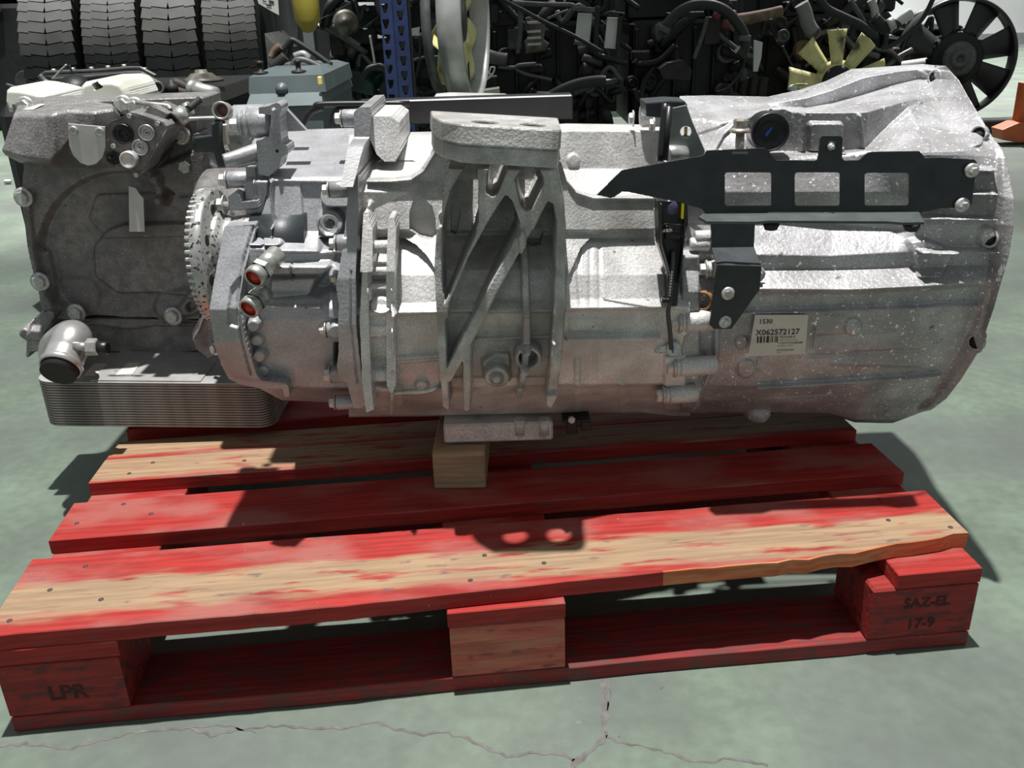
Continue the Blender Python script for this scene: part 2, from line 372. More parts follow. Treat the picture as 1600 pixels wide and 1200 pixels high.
# ------------------------------------------------------------------ pallet
def wood_mat(name, band=None, red=(.30, .020, .016), wood=(.30, .20, .12), worn=(.30, .090, .075), amt=.5, topz=.0205, dirt=(.10, .06, .07), dk=.62, saw=True):
    if name in MATS: return MATS[name]
    m = bpy.data.materials.new(name); m.use_nodes = True; nt = m.node_tree; N = nt.nodes; L = nt.links; b = N['Principled BSDF']
    b.inputs['Roughness'].default_value = .62; b.inputs['Specular IOR Level'].default_value = .35
    tc = N.new('ShaderNodeTexCoord'); sep = N.new('ShaderNodeSeparateXYZ'); L.new(tc.outputs['Object'], sep.inputs[0])
    def noise(scale, s, det=5):
        mp = N.new('ShaderNodeMapping'); mp.inputs['Scale'].default_value = scale; L.new(tc.outputs['Object'], mp.inputs[0])
        n = N.new('ShaderNodeTexNoise'); n.inputs['Scale'].default_value = s; n.inputs['Detail'].default_value = det; L.new(mp.outputs[0], n.inputs[0]); return n.outputs['Fac']
    def mth(op, a, b_=None, clamp=False):
        x = N.new('ShaderNodeMath'); x.operation = op; x.use_clamp = clamp
        for i, v in enumerate((a, b_)):
            if v is None: continue
            if isinstance(v, (int, float)): x.inputs[i].default_value = v
            else: L.new(v, x.inputs[i])
        return x.outputs[0]
    def rng(v, a, b_):
        x = N.new('ShaderNodeMapRange'); x.interpolation_type = 'SMOOTHSTEP'; x.inputs[1].default_value = a; x.inputs[2].default_value = b_; L.new(v, x.inputs[0]); return x.outputs[0]
    def mix(f, a, b_):
        x = N.new('ShaderNodeMix'); x.data_type = 'RGBA'; L.new(f, x.inputs[0])
        for i, v in ((6, a), (7, b_)):
            if isinstance(v, tuple): x.inputs[i].default_value = (*v, 1)
            else: L.new(v, x.inputs[i])
        return x.outputs[2]
    grain = noise((1.2, 22, 22), 7, 6); blot = noise((1, 2.2, 1), 6, 5)
    top = rng(sep.outputs[2], topz-.002, topz)
    c = mix(rng(grain, .35, .68), tuple(k*.78 for k in red), tuple(min(1, k*1.2) for k in red))
    c = mix(mth('MULTIPLY', rng(blot, .42, .62), top), c, worn)
    if band:
        yn = mth('ADD', sep.outputs[1], mth('MULTIPLY', mth('SUBTRACT', noise((1, 6, 1), 9, 6), .5), .05))
        bm_ = mth('MULTIPLY', rng(yn, band[0]-.012, band[0]+.012), mth('SUBTRACT', 1., rng(yn, band[1]-.008, band[1]+.008)))
        bm_ = mth('MULTIPLY', bm_, top); hat = noise((14, 60, 1), 5, 3)
        bm_ = mth('MULTIPLY', bm_, rng(noise((1.5, 8, 1), 8, 4), .30, .44))
        w = mix(rng(grain, .3, .7), tuple(k*.80 for k in wood), tuple(min(1, k*1.12) for k in wood)); c = mix(bm_, c, w)
    elif amt > 0:
        c = mix(mth('MULTIPLY', rng(noise((2, 14, 14), 4, 6), .62-.2*amt, .80-.2*amt), .8), c, mix(rng(grain, .3, .7), tuple(k*.7 for k in wood), wood))
    c = mix(mth('MULTIPLY', rng(noise((3, 9, 9), 9, 6), dk, dk+.13), .70), c, dirt)
    if band:          # saw marks running across the worn stripe
        mp = N.new('ShaderNodeMapping'); mp.inputs['Rotation'].default_value = (0, 0, .75); mp.inputs['Scale'].default_value = (14, 190, 1); L.new(tc.outputs['Object'], mp.inputs[0])
        n = N.new('ShaderNodeTexNoise'); n.inputs['Scale'].default_value = 1; n.inputs['Detail'].default_value = 2; L.new(mp.outputs[0], n.inputs[0])
        c = mix(mth('MULTIPLY', mth('MULTIPLY', rng(n.outputs['Fac'], .58, .68), rng(noise((1, 2, 1), 5, 3), .45, .6)), .55), c, (.10, .065, .05))
    c = mix(mth('MULTIPLY', rng(noise((1, 1, 1), 190, 2), .74, .78), .6), c, tuple(min(1, k*1.5+.05) for k in worn))
    L.new(c, b.inputs['Base Color'])
    bn = N.new('ShaderNodeBump'); bn.inputs['Strength'].default_value = .35; bn.inputs['Distance'].default_value = .002; L.new(grain, bn.inputs['Height']); L.new(bn.outputs[0], b.inputs['Normal'])
    MATS[name] = m; return m
m_red = wood_mat('red_board', amt=.05); m_red2 = wood_mat('red_board_plain', amt=0, worn=(.30, .080, .066))
m_band1 = wood_mat('red_board_worn_stripe', band=(.028, .098)); m_band3 = wood_mat('red_board_worn_wide', band=(.012, .135), wood=(.31, .20, .12))
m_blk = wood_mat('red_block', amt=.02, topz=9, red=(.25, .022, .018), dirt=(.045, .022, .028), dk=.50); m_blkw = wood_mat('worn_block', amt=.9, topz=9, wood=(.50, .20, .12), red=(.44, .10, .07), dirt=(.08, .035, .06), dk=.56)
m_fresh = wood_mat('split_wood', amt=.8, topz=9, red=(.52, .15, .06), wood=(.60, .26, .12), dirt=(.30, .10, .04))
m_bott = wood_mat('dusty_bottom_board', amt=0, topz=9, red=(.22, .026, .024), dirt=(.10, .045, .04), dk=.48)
m_ink = M('stencil_ink', (.045, .010, .010), .8, 0, .3, 80)
m_nail = M('nail_steel', (.07, .05, .045), .6, .3, .4, 300)
pallet = thing('pallet', 'red painted wooden pallet with worn boards under the grey gearbox', 'pallet', pal(0, 0, 0)); pallet.rotation_euler = (0, 0, PY)
def pboard(name, outline, z0, z1, mat, mats=None, fr=None, bev=.0012):
    ox = min(p[0] for p in outline); oy = min(p[1] for p in outline); mb = MB(); n = len(outline)
    lo = [(x-ox, y-oy, 0) for x, y in outline]
    cx = sum(p[0] for p in lo)/n; cy = sum(p[1] for p in lo)/n
    def ins(p, d): return (p[0]+(d if p[0] < cx else -d), p[1]+(d if p[1] < cy else -d))
    h = z1-z0
    r0 = [(*ins(p, bev), 0) for p in lo]; r1 = [(p[0], p[1], bev) for p in lo]; r2_ = [(p[0], p[1], h-bev) for p in lo]; r3 = [(*ins(p, bev), h) for p in lo]
    mb.add(r0+r1+r2_+r3, [tuple(range(n))[::-1]] + [(k*n+i, k*n+(i+1) % n, (k+1)*n+(i+1) % n, (k+1)*n+i) for k in range(3) for i in range(n)] + [tuple(range(3*n, 4*n))])
    if fr is not None:
        for k in range(3):
            for i in range(n):
                a, b = outline[i], outline[(i+1) % n]
                if fr(.5*(a[0]+b[0]), .5*(a[1]+b[1])): mb.mi[1+k*n+i] = 1
    o = mb.build(name, mat, None, mats); o.parent = pallet; o.location = (ox, oy, z0); return o
def edge(x0, x1, y, j=.0012, n=14, sl=0.): return [(x0+(x1-x0)*i/n, y+sl*i/n+random.uniform(-j, j)) for i in range(n+1)]
ctrl = [(-.004, -.001), (.4, 0), (.53, .006), (.67, .012), (.81, .016), (.99, .018), (1.08, .029), (1.205, .047)]
xs = np.linspace(-.004, 1.205, 60); f1 = [(float(x), float(np.interp(x, [c[0] for c in ctrl], [c[1] for c in ctrl]))+random.uniform(-.0012, .0012)*(2.2 if x > .83 else .6)) for x in xs]
boards = [pboard('board', f1+edge(1.205, -.006, .156), .122, .144, None, [m_band1, m_fresh], lambda x, y: y < .06 and x > .80 and x < 1.2),
          pboard('board', edge(-.001, 1.202, .199, .001, 14, .010)+edge(1.198, -.001, .305, .001, 14, -.006), .122, .144, m_red2),
          pboard('board', edge(0, 1.196, .357, .0008, 14, -.005)+edge(1.194, .002, .432, .0006), .122, .144, m_band3),
          pboard('board', edge(.002, 1.194, .4335, .0006)+edge(1.192, .006, .497), .122, .1435, m_band3),
          pboard('board', edge(.004, 1.196, .540)+edge(1.196, .004, .640), .122, .144, m_red2),
          pboard('board', edge(0, 1.2, .69)+edge(1.2, 0, .845), .122, .144, m_red2)]
for x0, x1 in ((0, .143), (.5275, .671), (1.090, 1.2)):
    pboard('stringer_board', [(x0, -.002), (x1, -.002+.002*random.random()), (x1, .845), (x0, .845)], .100, .122, None, [m_red, m_red2])
blocks = {}
for iy, (y0, y1) in enumerate(((0, .1), (.37, .47), (.745, .845))):
    for ix, (x0, x1) in enumerate(((0, .140), (.529, .670), (1.062, 1.2))):
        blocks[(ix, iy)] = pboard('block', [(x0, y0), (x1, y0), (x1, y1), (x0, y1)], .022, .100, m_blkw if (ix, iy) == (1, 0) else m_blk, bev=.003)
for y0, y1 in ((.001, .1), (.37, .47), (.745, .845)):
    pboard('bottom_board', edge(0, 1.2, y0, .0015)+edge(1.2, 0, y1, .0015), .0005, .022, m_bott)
# stencilled marks on the corner blocks
def stencil(blk, s, size, x, z, bold=.0006):
    mb = MB(); text_mesh(s, size, (x, -.0006, z), (1, 0, 0), (0, 0, 1), mb, 0, bold); o = mb.build('stencil_mark', m_ink); o.parent = blk
stencil(blocks[(0, 0)], 'LPR', .028, .050, .022)
stencil(blocks[(2, 0)], 'SAZ-EL', .020, .042, .047); stencil(blocks[(2, 0)], '17-9', .021, .050, .014)
# nails on the deck boards (pixels traced on the photograph, set into the board tops)
nail_mb = MB(); nail_mb.lathe((0, 0, -.001), (0, 0, 1), [(.0032, 0), (.0032, .0016), (.0024, .0021)], 10); nail0 = None
def pinv(W_):
    c, s = math.cos(PY), math.sin(PY); x, y, z = W_; return np.array([c*x+s*y+.5385, -s*x+c*y-.8958, z])
for bi, spots in enumerate([[(134, 885), (78, 922), (158, 937), (15, 970), (757, 868), (850, 880), (735, 907), (1375, 780), (1388, 813), (1485, 824)],
                            [(193, 788), (236, 803), (120, 818)], [(202, 740), (239, 723), (382, 720)]]):
    for px, py in spots:
        q = pinv(atZ(px, py, .144)) - np.array(boards[bi].location)
        if nail0 is None: nail0 = nail_mb.build('nail', m_nail); o = nail0
        else: o = nail0.copy(); COL.objects.link(o)
        o.parent = boards[bi]; o.location = (q[0], q[1], .022)
# ------------------------------------------------------------------ timber chock under the gearbox
m_chock = wood_mat('chock_wood', amt=.25, topz=9, red=(.34, .25, .15), worn=(.34, .25, .15), wood=(.46, .36, .22), dirt=(.05, .05, .045))
chock = MB(); a = (1., 0, 0); ca, sa = math.cos(.02), math.sin(.02)
chock.box((0, .20, .0300), (.075, .40, .0600), bev=.002)
ck = chock.build('timber_chock', m_chock); ck.location = (-.080, 1.149, .1442); ck.rotation_euler = (0, 0, -.035)
tag(ck, 'short square timber block on the second pallet board under the gearbox', 'wood block')
# ------------------------------------------------------------------ cast metals
alu = dict(rough=.42, metal=.35)
WS = (.80, .82, .84)
m_bell = M('bell_aluminium', (.38, .375, .385), .40, .22, .25, 28, fine=(620, .24), grime=((.22, .21, .205), 9, .48, .72), spot=[((.9, .92, .94), 105, .69, .72), ((.85, .87, .9), 210, .66, .70), ((.13, .12, .115), 48, .72, .78)], bump=.5, bs=170)
m_case = M('case_aluminium', (.58, .57, .56), .42, .22, .2, 30, fine=(650, .26), grime=((.40, .385, .365), 11, .46, .70), spot=[(WS, 210, .72, .76), ((.12, .115, .11), 70, .72, .78)], bump=.45, bs=240)
m_brk = M('bracket_aluminium', (.42, .415, .40), .45, .22, .25, 45, fine=(680, .22), grime=((.27, .255, .235), 14, .48, .68), spot=[((.52, .52, .50), 260, .70, .76)], bump=.5, bs=300)
m_rear = M('rear_aluminium', (.36, .36, .375), .36, .30, .15, 30, fine=(420, .14), grime=((.26, .255, .25), 9, .52, .72), spot=[((.14, .135, .13), 70, .74, .8)], bump=.3, bs=240)
m_ret = M('brake_aluminium', (.21, .202, .198), .42, .2, .3, 60, fine=(600, .28), grime=((.12, .112, .11), 10, .45, .70), spot=[((.42, .42, .41), 280, .68, .74), ((.06, .055, .05), 150, .70, .76)], bump=.5, bs=280)
m_steel = M('zinc_steel', (.50, .50, .49), .35, .7, .2, 90)
m_bolt = M('bolt_zinc', (.50, .50, .48), .38, .55, .25, 160)
m_black = M('black_coated_steel', (.022, .027, .031), .45, 0, .3, 40, bump=.08, bs=500)
m_plast = M('black_plastic', (.008, .008, .009), .4, 0, .3, 60)
m_hole_shade = M('hole_shade', (.012, .012, .012), .7, 0, .3, 60)  # near-black that stands in for the shade inside holes
gb = thing('gearbox', 'large grey cast aluminium truck gearbox lying on the red pallet', 'gearbox', (0, 1.3, .2045))
RX = 'x0.59'; GYAW[0] = True
# ---- bell housing
bell_rows = [
 [(1062, 150, 1.40), (1110, 149, 1.40), (1200, 151, 1.40), (1250, 140, 1.40), (1290, 127, 1.40), (1330, 108, 1.40), (1400, 103, 1.40), (1440, 100, 1.38), (1478, 103, RX)],
 [(1062, 158, 1.33), (1110, 160, 1.33), (1200, 162, 1.33), (1260, 153, 1.32), (1300, 141, 1.31), (1350, 121, 1.3), (1400, 112, 1.3), (1440, 108, 1.31), (1487, 113, RX)],
 [(1062, 165, 1.315), (1110, 166, 1.315), (1200, 168, 1.322), (1260, 168, 1.322), (1300, 161, 1.315), (1350, 147, 1.306), (1400, 131, 1.305), (1440, 122, 1.312), (1498, 125, RX)],
 [(1062, 188, 1.21), (1110, 182, 1.21), (1160, 187, 1.19), (1185, 178, 1.17), (1200, 170, 1.165), (1225, 171, 1.16), (1240, 175, 1.16), (1300, 176, 1.15), (1355, 175, 1.15), (1420, 157, 1.20), (1460, 152, 1.24), (1512, 150, RX)],
 [(1062, 228, 1.15), (1110, 230, 1.15), (1160, 228, 1.155), (1180, 238, 1.165), (1300, 236, 1.155), (1350, 232, 1.15), (1420, 166, 1.195), (1460, 157, 1.235), (1518, 160, RX)],
 [(1062, 240, 1.13), (1110, 241, 1.13), (1210, 244, 1.14), (1300, 242, 1.125), (1355, 236, 1.115), (1440, 238, 1.082), (1500, 236, 1.082), (1562, 232, RX)],
 [(1062, 250, 1.12), (1210, 250, 1.13), (1300, 247, 1.122), (1355, 241, 1.112), (1440, 243, 1.08), (1500, 242, 1.08), (1568, 246, RX)],
 [(1062, 300, 1.10), (1210, 300, 1.112), (1400, 300, 1.098), (1540, 300, 1.066), (1580, 310, RX)],
 [(1062, 350, 1.10), (1190, 350, 1.113), (1300, 350, 1.115), (1400, 360, 1.10), (1450, 352, 1.075), (1540, 350, 1.063), (1579, 350, RX)],
 [(1062, 396, 1.085), (1190, 398, 1.074), (1300, 400, 1.072), (1400, 394, 1.074), (1450, 394, 1.075), (1545, 396, 1.066), (1572, 396, RX)],
 [(1062, 418, 1.085), (1190, 420, 1.077), (1300, 420, 1.075), (1400, 418, 1.076), (1450, 414, 1.077), (1545, 414, 1.068), (1567, 415, RX)],
 [(1062, 452, 1.07), (1200, 452, 1.048), (1330, 453, 1.042), (1450, 447, 1.043), (1545, 440, 1.056), (1560, 438, RX)],
 [(1062, 462, 1.07), (1200, 461, 1.062), (1330, 460, 1.056), (1450, 453, 1.055), (1545, 448, 1.06), (1557, 449, RX)],
 [(1062, 486, 1.07), (1200, 486, 1.066), (1330, 485, 1.06), (1450, 479, 1.058), (1540, 476, 1.066), (1549, 478, RX)],
 [(1062, 545, 1.08), (1200, 545, 1.072), (1400, 545, 1.068), (1500, 545, 1.085), (1526, 545, RX)],
 [(1062, 600, 1.10), (1200, 604, 1.09), (1350, 597, 1.088), (1470, 590, 1.11), (1498, 590, RX)],
 [(1062, 624, 1.125), (1200, 626, 1.118), (1350, 626, 1.112), (1455, 622, 1.135), (1475, 620, RX)],
 [(1062, 645, 1.17), (1200, 645, 1.165), (1290, 645, 1.15), (1335, 656, 1.15), (1400, 656, 1.175), (1446, 642, RX)],
 [(1062, 646, 1.26), (1200, 645, 1.26), (1290, 645, 1.25), (1335, 660, 1.24), (1375, 661, 1.24), (1395, 661, RX)]]
bf = [(poly([(1210, 172), (1232, 176), (1232, 240), (1190, 240), (1185, 185)], 4), -.004, 5)]
# ribs on the right flank
for y0, y1 in ((268, 268), (305, 305), (343, 345), (394, 396)):
    bf.append((line([(1440, y0), (1562, y1)], 1.5), .020, 3))
bf += [(uni(line([(1100, 492), (1250, 489), (1400, 484), (1470, 480), (1530, 479)], 1.6)), .010, 3),
       (line([(1185, 608), (1290, 602), (1420, 593), (1472, 589)], 2.0), .010, 3.5),
       (line([(1190, 624), (1300, 618)], 1.0), .002, 3),
       # raised rim flange
       (poly([(1500, 80), (1536, 170), (1556, 200), (1563, 240), (1563, 300), (1558, 360), (1545, 440), (1528, 500), (1500, 570), (1470, 610), (1440, 640), (1700, 700), (1700, 80)]), .007, 9),
       # bolt bosses
       (circ((1458, 120), 15, 20), .008, 8), (circ((1526, 210), 15, 18), .008, 8), (circ((1546, 372), 14, 16), .010, 7), (circ((1535, 535), 14, 16), .006, 7),
       (circ((1334, 512), 14), .005, 4), (circ((1334, 512), 9), .003, 3), (poly([(1278, 494), (1322, 497), (1322, 518), (1278, 520)], 3), .002, 5),
       # rectangular lug in the upper pocket
       (rect(1266, 192, 1320, 238, 6), .010, 5), (poly([(1288, 240), (1320, 240), (1318, 228), (1290, 228)]), .004, 4),
       (line([(1258, 180), (1254, 236)], 2), .012, 5), (line([(1346, 182), (1352, 232)], 2), .010, 5),
       (rect(1395, 143, 1420, 148, 1), -.006, 2),
       # pocket arcs on the lower flank
       (poly([(1425, 380), (1445, 377), (1490, 394), (1470, 432), (1440, 432), (1432, 405)], 3), .010, 6),
       (line([(1330, 552), (1440, 548)], 3), -.0025, 6), (line([(1265, 557), (1340, 554)], 2), -.003, 4), (line([(1270, 512), (1268, 545)], 2), -.003, 5),
       (line([(1300, 566), (1440, 570)], 3), .003, 8), (line([(1335, 520), (1400, 516)], 2), -.002, 4),
       (circ((1158, 534), 10), .003, 4), (circ((1165, 575), 14), .004, 5), (line([(1185, 560), (1184, 575)], 3), .003, 4),
       (line([(1390, 198), (1440, 158)], 2), .003, 6), (line([(1418, 190), (1450, 232)], 3), .004, 8), 
       (line([(1090, 205), (1180, 176)], 5), .006, 9), (line([(1075, 180), (1130, 190), (1170, 172)], 3), .004, 8), (line([(1110, 246), (1130, 210), (1165, 178), (1200, 172)], 4), .010, 7),
       (poly([(1065, 640), (1065, 400), (1092, 400), (1092, 640)], 2), .012, 8), (line([(1122, 480), (1120, 560), (1104, 600), (1080, 640)], 4), .008, 6),
       (poly([(1462, 228), (1520, 202), (1534, 228)], 3), .006, 12)]
bell = loft('bell_housing', bell_rows, bf, gb, m_bell, 1.6)
# ---- main case
case_rows = [
 [(545, 205, 1.33), (620, 207, 1.33), (700, 205, 1.34), (885, 193, 1.35), (1040, 195, 1.35), (1078, 196, 1.35)],
 [(545, 214, 1.30), (620, 215, 1.30), (700, 213, 1.26), (885, 204, 1.215), (1040, 205, 1.215), (1078, 206, 1.215)],
 [(545, 250, 1.22), (620, 250, 1.22), (700, 255, 1.20), (885, 264, 1.203), (1040, 264, 1.201), (1078, 264, 1.201)],
 [(545, 289, 1.12), (640, 290, 1.13), (720, 300, 1.13), (885, 316, 1.13), (1040, 320, 1.13), (1078, 320, 1.13)],
 [(545, 299, 1.108), (640, 300, 1.12), (720, 310, 1.125), (885, 326, 1.125), (1040, 328, 1.125), (1078, 328, 1.125)],
 [(545, 366, 1.105), (640, 374, 1.12), (720, 372, 1.122), (885, 372, 1.122), (1040, 372, 1.122), (1078, 372, 1.122)],
 [(545, 376, 1.10), (640, 384, 1.109), (720, 380, 1.109), (885, 380, 1.109), (1040, 380, 1.109), (1078, 380, 1.109)],
 [(545, 425, 1.08), (640, 430, 1.075), (720, 428, 1.075), (885, 430, 1.075), (1040, 430, 1.075), (1078, 430, 1.075)],
 [(545, 470, 1.07), (640, 474, 1.060), (720, 470, 1.060), (885, 468, 1.060), (1040, 466, 1.060), (1078, 466, 1.06)],
 [(545, 490, 1.055), (640, 489, 1.045), (720, 486, 1.047), (885, 482, 1.047), (1040, 480, 1.047), (1078, 480, 1.05)],
 [(545, 496, 1.060), (640, 494, 1.056), (720, 490, 1.055), (885, 487, 1.055), (1040, 486, 1.055), (1078, 486, 1.055)],
 [(545, 556, 1.068), (640, 554, 1.068), (720, 548, 1.068), (885, 533, 1.064), (1040, 530, 1.064), (1078, 530, 1.064)],
 [(545, 604, 1.09), (720, 606, 1.09), (885, 600, 1.085), (1040, 600, 1.085), (1078, 600, 1.085)],
 [(545, 622, 1.12), (720, 622, 1.12), (885, 612, 1.115), (1040, 612, 1.115), (1078, 612, 1.115)],
 [(545, 650, 1.19), (720, 648, 1.19), (885, 645, 1.185), (1000, 644, 1.185), (1050, 650, 1.185), (1078, 650, 1.185)],
 [(545, 652, 1.25), (720, 650, 1.25), (885, 647, 1.25), (1000, 646, 1.25), (1078, 651, 1.25)]]
cf = [(line([(886, 532), (1030, 529)], 2.0), .012, 3), (line([(620, 562), (690, 556)], 2.5), .006, 5), (line([(622, 494), (690, 488)], 1.2), .004, 3),
      (poly([(892, 500), (940, 500), (940, 514), (892, 514)], 3), .0012, 3),
      # cylinder swell
      (line([(905, 376), (903, 420), (908, 476)], 3), -.004, 6), (line([(922, 376), (922, 476)], 2), -.002, 6), (line([(936, 376), (938, 476)], 2.5), -.003, 6),
      (circ((896, 250), 9, 10), .004, 2.5), (circ((902, 372), 3), .003, 2),
      (line([(902, 560), (902, 640)], 4), .003, 6), (line([(972, 600), (972, 640)], 5), .003, 6), (line([(930, 545), (930, 590)], 2), .002, 6),
      (line([(900, 608), (1036, 604)], 3), -.003, 6),
      # bosses at the left above the rail
      (rect(590, 252, 648, 268, 4), -.010, 5),
      # recesses under the rail
      (rect(590, 326, 612, 361, 4), -.030, 4), (line([(576, 322), (576, 470)], 3), .020, 3), (line([(614, 340), (614, 640)], 3), .016, 3),
      (poly([(577, 410), (613, 410), (613, 420), (577, 420)]), .012, 3), (poly([(577, 372), (613, 372), (613, 400), (577, 400)]), -.015, 5),
      (circ((595, 478), 18, 14), .010, 6), (line([(578, 448), (610, 448)], 6), .010, 4), (line([(578, 518), (612, 518)], 9), .006, 5), (line([(578, 584), (612, 584)], 11), .008, 6),
      (poly([(584, 606), (624, 614), (626, 636), (600, 642), (582, 630)], 4), .014, 6), (circ((658, 606), 10, 7), .008, 4),
      (poly([(620, 496), (684, 490), (684, 552), (620, 560)], 2), -.004, 3), (poly([(620, 572), (684, 566), (684, 600), (620, 604)], 2), -.004, 3),
      # texture boss plates
      (poly([(1040, 560), (1070, 560), (1070, 640), (1040, 640)], 2), .006, 6)]
case = loft('main_case', case_rows, cf, gb, m_case, 1.6)
# bottom pan lip and lugs
pan = MB()
a = atY(692, 660, 1.17); b = atY(864, 660, 1.17)
pan.box(((a[0]+b[0])/2, 1.27, .222), (b[0]-a[0], .20, .030), bev=.003)
for x in (812, 850):
    q = atY(x, 668, 1.17); pan.cyl(q+[0, .004, -.012], q+[0, .004, .012], .0085, n=14); pan.cyl(q+[0, .004, -.017], q+[0, .004, -.012], .005, n=10)
pan.build('bottom_pan', m_case, gb)
# ---- central mount bracket
out = [(560, 299), (600, 298), (630, 295), (648, 284), (664, 260), (676, 230), (684, 206), (692, 196), (704, 194), (735, 200), (800, 204), (876, 209), (879, 240), (883, 270), (892, 300), (908, 318), (935, 326), (1034, 326), (1034, 373), (960, 374), (935, 384), (912, 402), (898, 424), (888, 440), (884, 480), (880, 560), (873, 612), (862, 638), (850, 645), (700, 645), (692, 636), (688, 560), (684, 485), (681, 432), (664, 412), (645, 398), (622, 388), (560, 384)]
P1 = poly([(736, 256), (742, 256), (745, 290), (745, 340), (739, 360), (706, 436), (701, 452), (696, 450), (694, 400), (696, 340), (708, 295), (724, 268)], 2)
P2 = poly([(770, 256), (786, 256), (788, 263), (775, 296), (769, 300), (764, 296), (765, 272)], 2.5)
P3 = poly([(822, 258), (837, 258), (844, 275), (845, 283), (827, 320), (821, 322), (816, 315), (808, 278)], 2.5)
P4 = poly([(791, 306), (797, 312), (809, 345), (803, 360), (742, 468), (735, 482), (704, 486), (708, 464), (735, 400), (766, 345)], 2)
upper = poly([(700, 259), (873, 262), (882, 310), (884, 345), (872, 352), (830, 356), (690, 356), (690, 320)])
ribs = uni(line([(690, 356), (687, 400), (689, 480), (692, 560), (695, 640)], 8), line([(876, 345), (875, 400), (872, 480), (868, 560), (861, 632)], 9),
           line([(757, 340), (749, 368), (708, 460), (695, 484)], 8.5), line([(850, 305), (815, 368), (768, 450), (735, 515), (700, 585)], 9.5), line([(731, 515), (729, 640)], 7))
web = uni(dif(uni(upper), P1, P2, P3, P4, poly([(856, 314), (862, 318), (869, 357), (835, 357)], 1)), dif(ribs, P1, P4))
Y0b = lambda q: np.interp(q[..., 1], [300, 376, 384, 430, 470, 484, 490, 530, 600, 645], [1.126, 1.103, 1.108, 1.071, 1.056, 1.044, 1.052, 1.060, 1.078, 1.115])
Yw = lambda q: np.interp(q[..., 1], [0, 400, 480, 560, 645], [1.046, 1.036, 1.028, 1.032, 1.055])
cutf = [(web, lambda q: Y0b(q)-Yw(q), 3.0), (line([(814, 358), (820, 400), (823, 525), (819, 580), (812, 640)], 6), .020, 3), (circ((825, 557), 21), .026, 3), (circ((825, 557), 14), -.022, 3),
        (line([(560, 301), (600, 301), (634, 298), (655, 284), (672, 256), (686, 226), (700, 217)], 2.5), .010, 4), (line([(884, 270), (893, 300), (908, 319), (935, 327), (1034, 327)], 2), .006, 4),
        (poly([(774, 560), (792, 560), (795, 606), (760, 606), (757, 572)], 4), .010, 4), (circ((776, 590), 20), .018, 3), (circ((776, 590), 11), -.004, 2), (circ((776, 590), 7), .010, 2),
        (line([(740, 534), (866, 528)], 2.5), .006, 4), (line([(742, 620), (866, 612)], 4), -.010, 6)]
def Ybk(q):
    y = q[..., 1]; x = q[..., 0]; return np.where((y < 262) & (x > 690) & (x < 882), 1.16, np.where(y < 400, 1.135, 1.19))
win = poly([(640, 332), (655, 331), (668, 342), (674, 362), (675, 384), (668, 390), (650, 386), (635, 374), (634, 350)], 2)
win2 = poly([(703, 342), (712, 340), (716, 350), (712, 372), (708, 383), (702, 380)], 1.5); win3 = poly([(822, 376), (848, 376), (850, 384), (845, 396), (832, 398), (823, 392)], 2)
brk = relief('mount_bracket', out, [win, win2, win3, circ((1105, 0), 1)], Y0b, cutf, Ybk, gb, m_brk, Yref=1.05, step=1.7)
# bolting pad on top of the bracket, with two through holes
def zat(x, y, Y): return float(atY(x, y, Y)[2])
YF = .995; q0 = atY(719, 194, YF); q1 = atY(877, 202, YF); zt = (q0[2]+q1[2])/2; tl = (q1[2]-q0[2])/(q1[0]-q0[0])
padm = Vector((1, 0, tl)).normalized()
xl, xr = q0[0], q1[0]
po = [(xl-.040, 1.10), (xl-.034, 1.05), (xl-.022, 1.016), (xl, YF), (xr-.010, YF), (xr-.003, YF+.003), (xr, YF+.010), (xr+.002, 1.10)]
hx = [float(atY(x, 190, 1.026)[0]) for x in (757, 832)]
ring = lambda cx, cy, r, n=24: [(cx+r*math.cos(2*PI*i/n), cy+r*math.sin(2*PI*i/n)) for i in range(n)]
hl = zt - zat(800, 231, YF); hl2 = zt - zat(800, 258, YF)
cplate('mount_pad', [po]+[ring(x, 1.026, .0150) for x in hx], ((0, 0, q0[2]-tl*xl-hl/2), padm, (0, 1, 0)), hl, .0022, gb, m_brk)
po2 = [(x+.002*(x > 0)*-1, max(y+.004, YF+.004)) for x, y in po]
cplate('mount_pad', [po2]+[ring(x, 1.028, .0165) for x in hx], ((0, 0, q0[2]-tl*xl-(hl+hl2)/2), padm, (0, 1, 0)), hl2-hl, .0015, gb, m_brk)
for o in [c for c in gb.children if c.name.startswith('mount_pad')]:      # slope put into the pad's front wall so it catches more lamp light
    for v in o.data.vertices:
        y = v.co.y+1.3; z = v.co.z+.2045
        if y < 1.006: v.co.y -= .22*(zt-z)
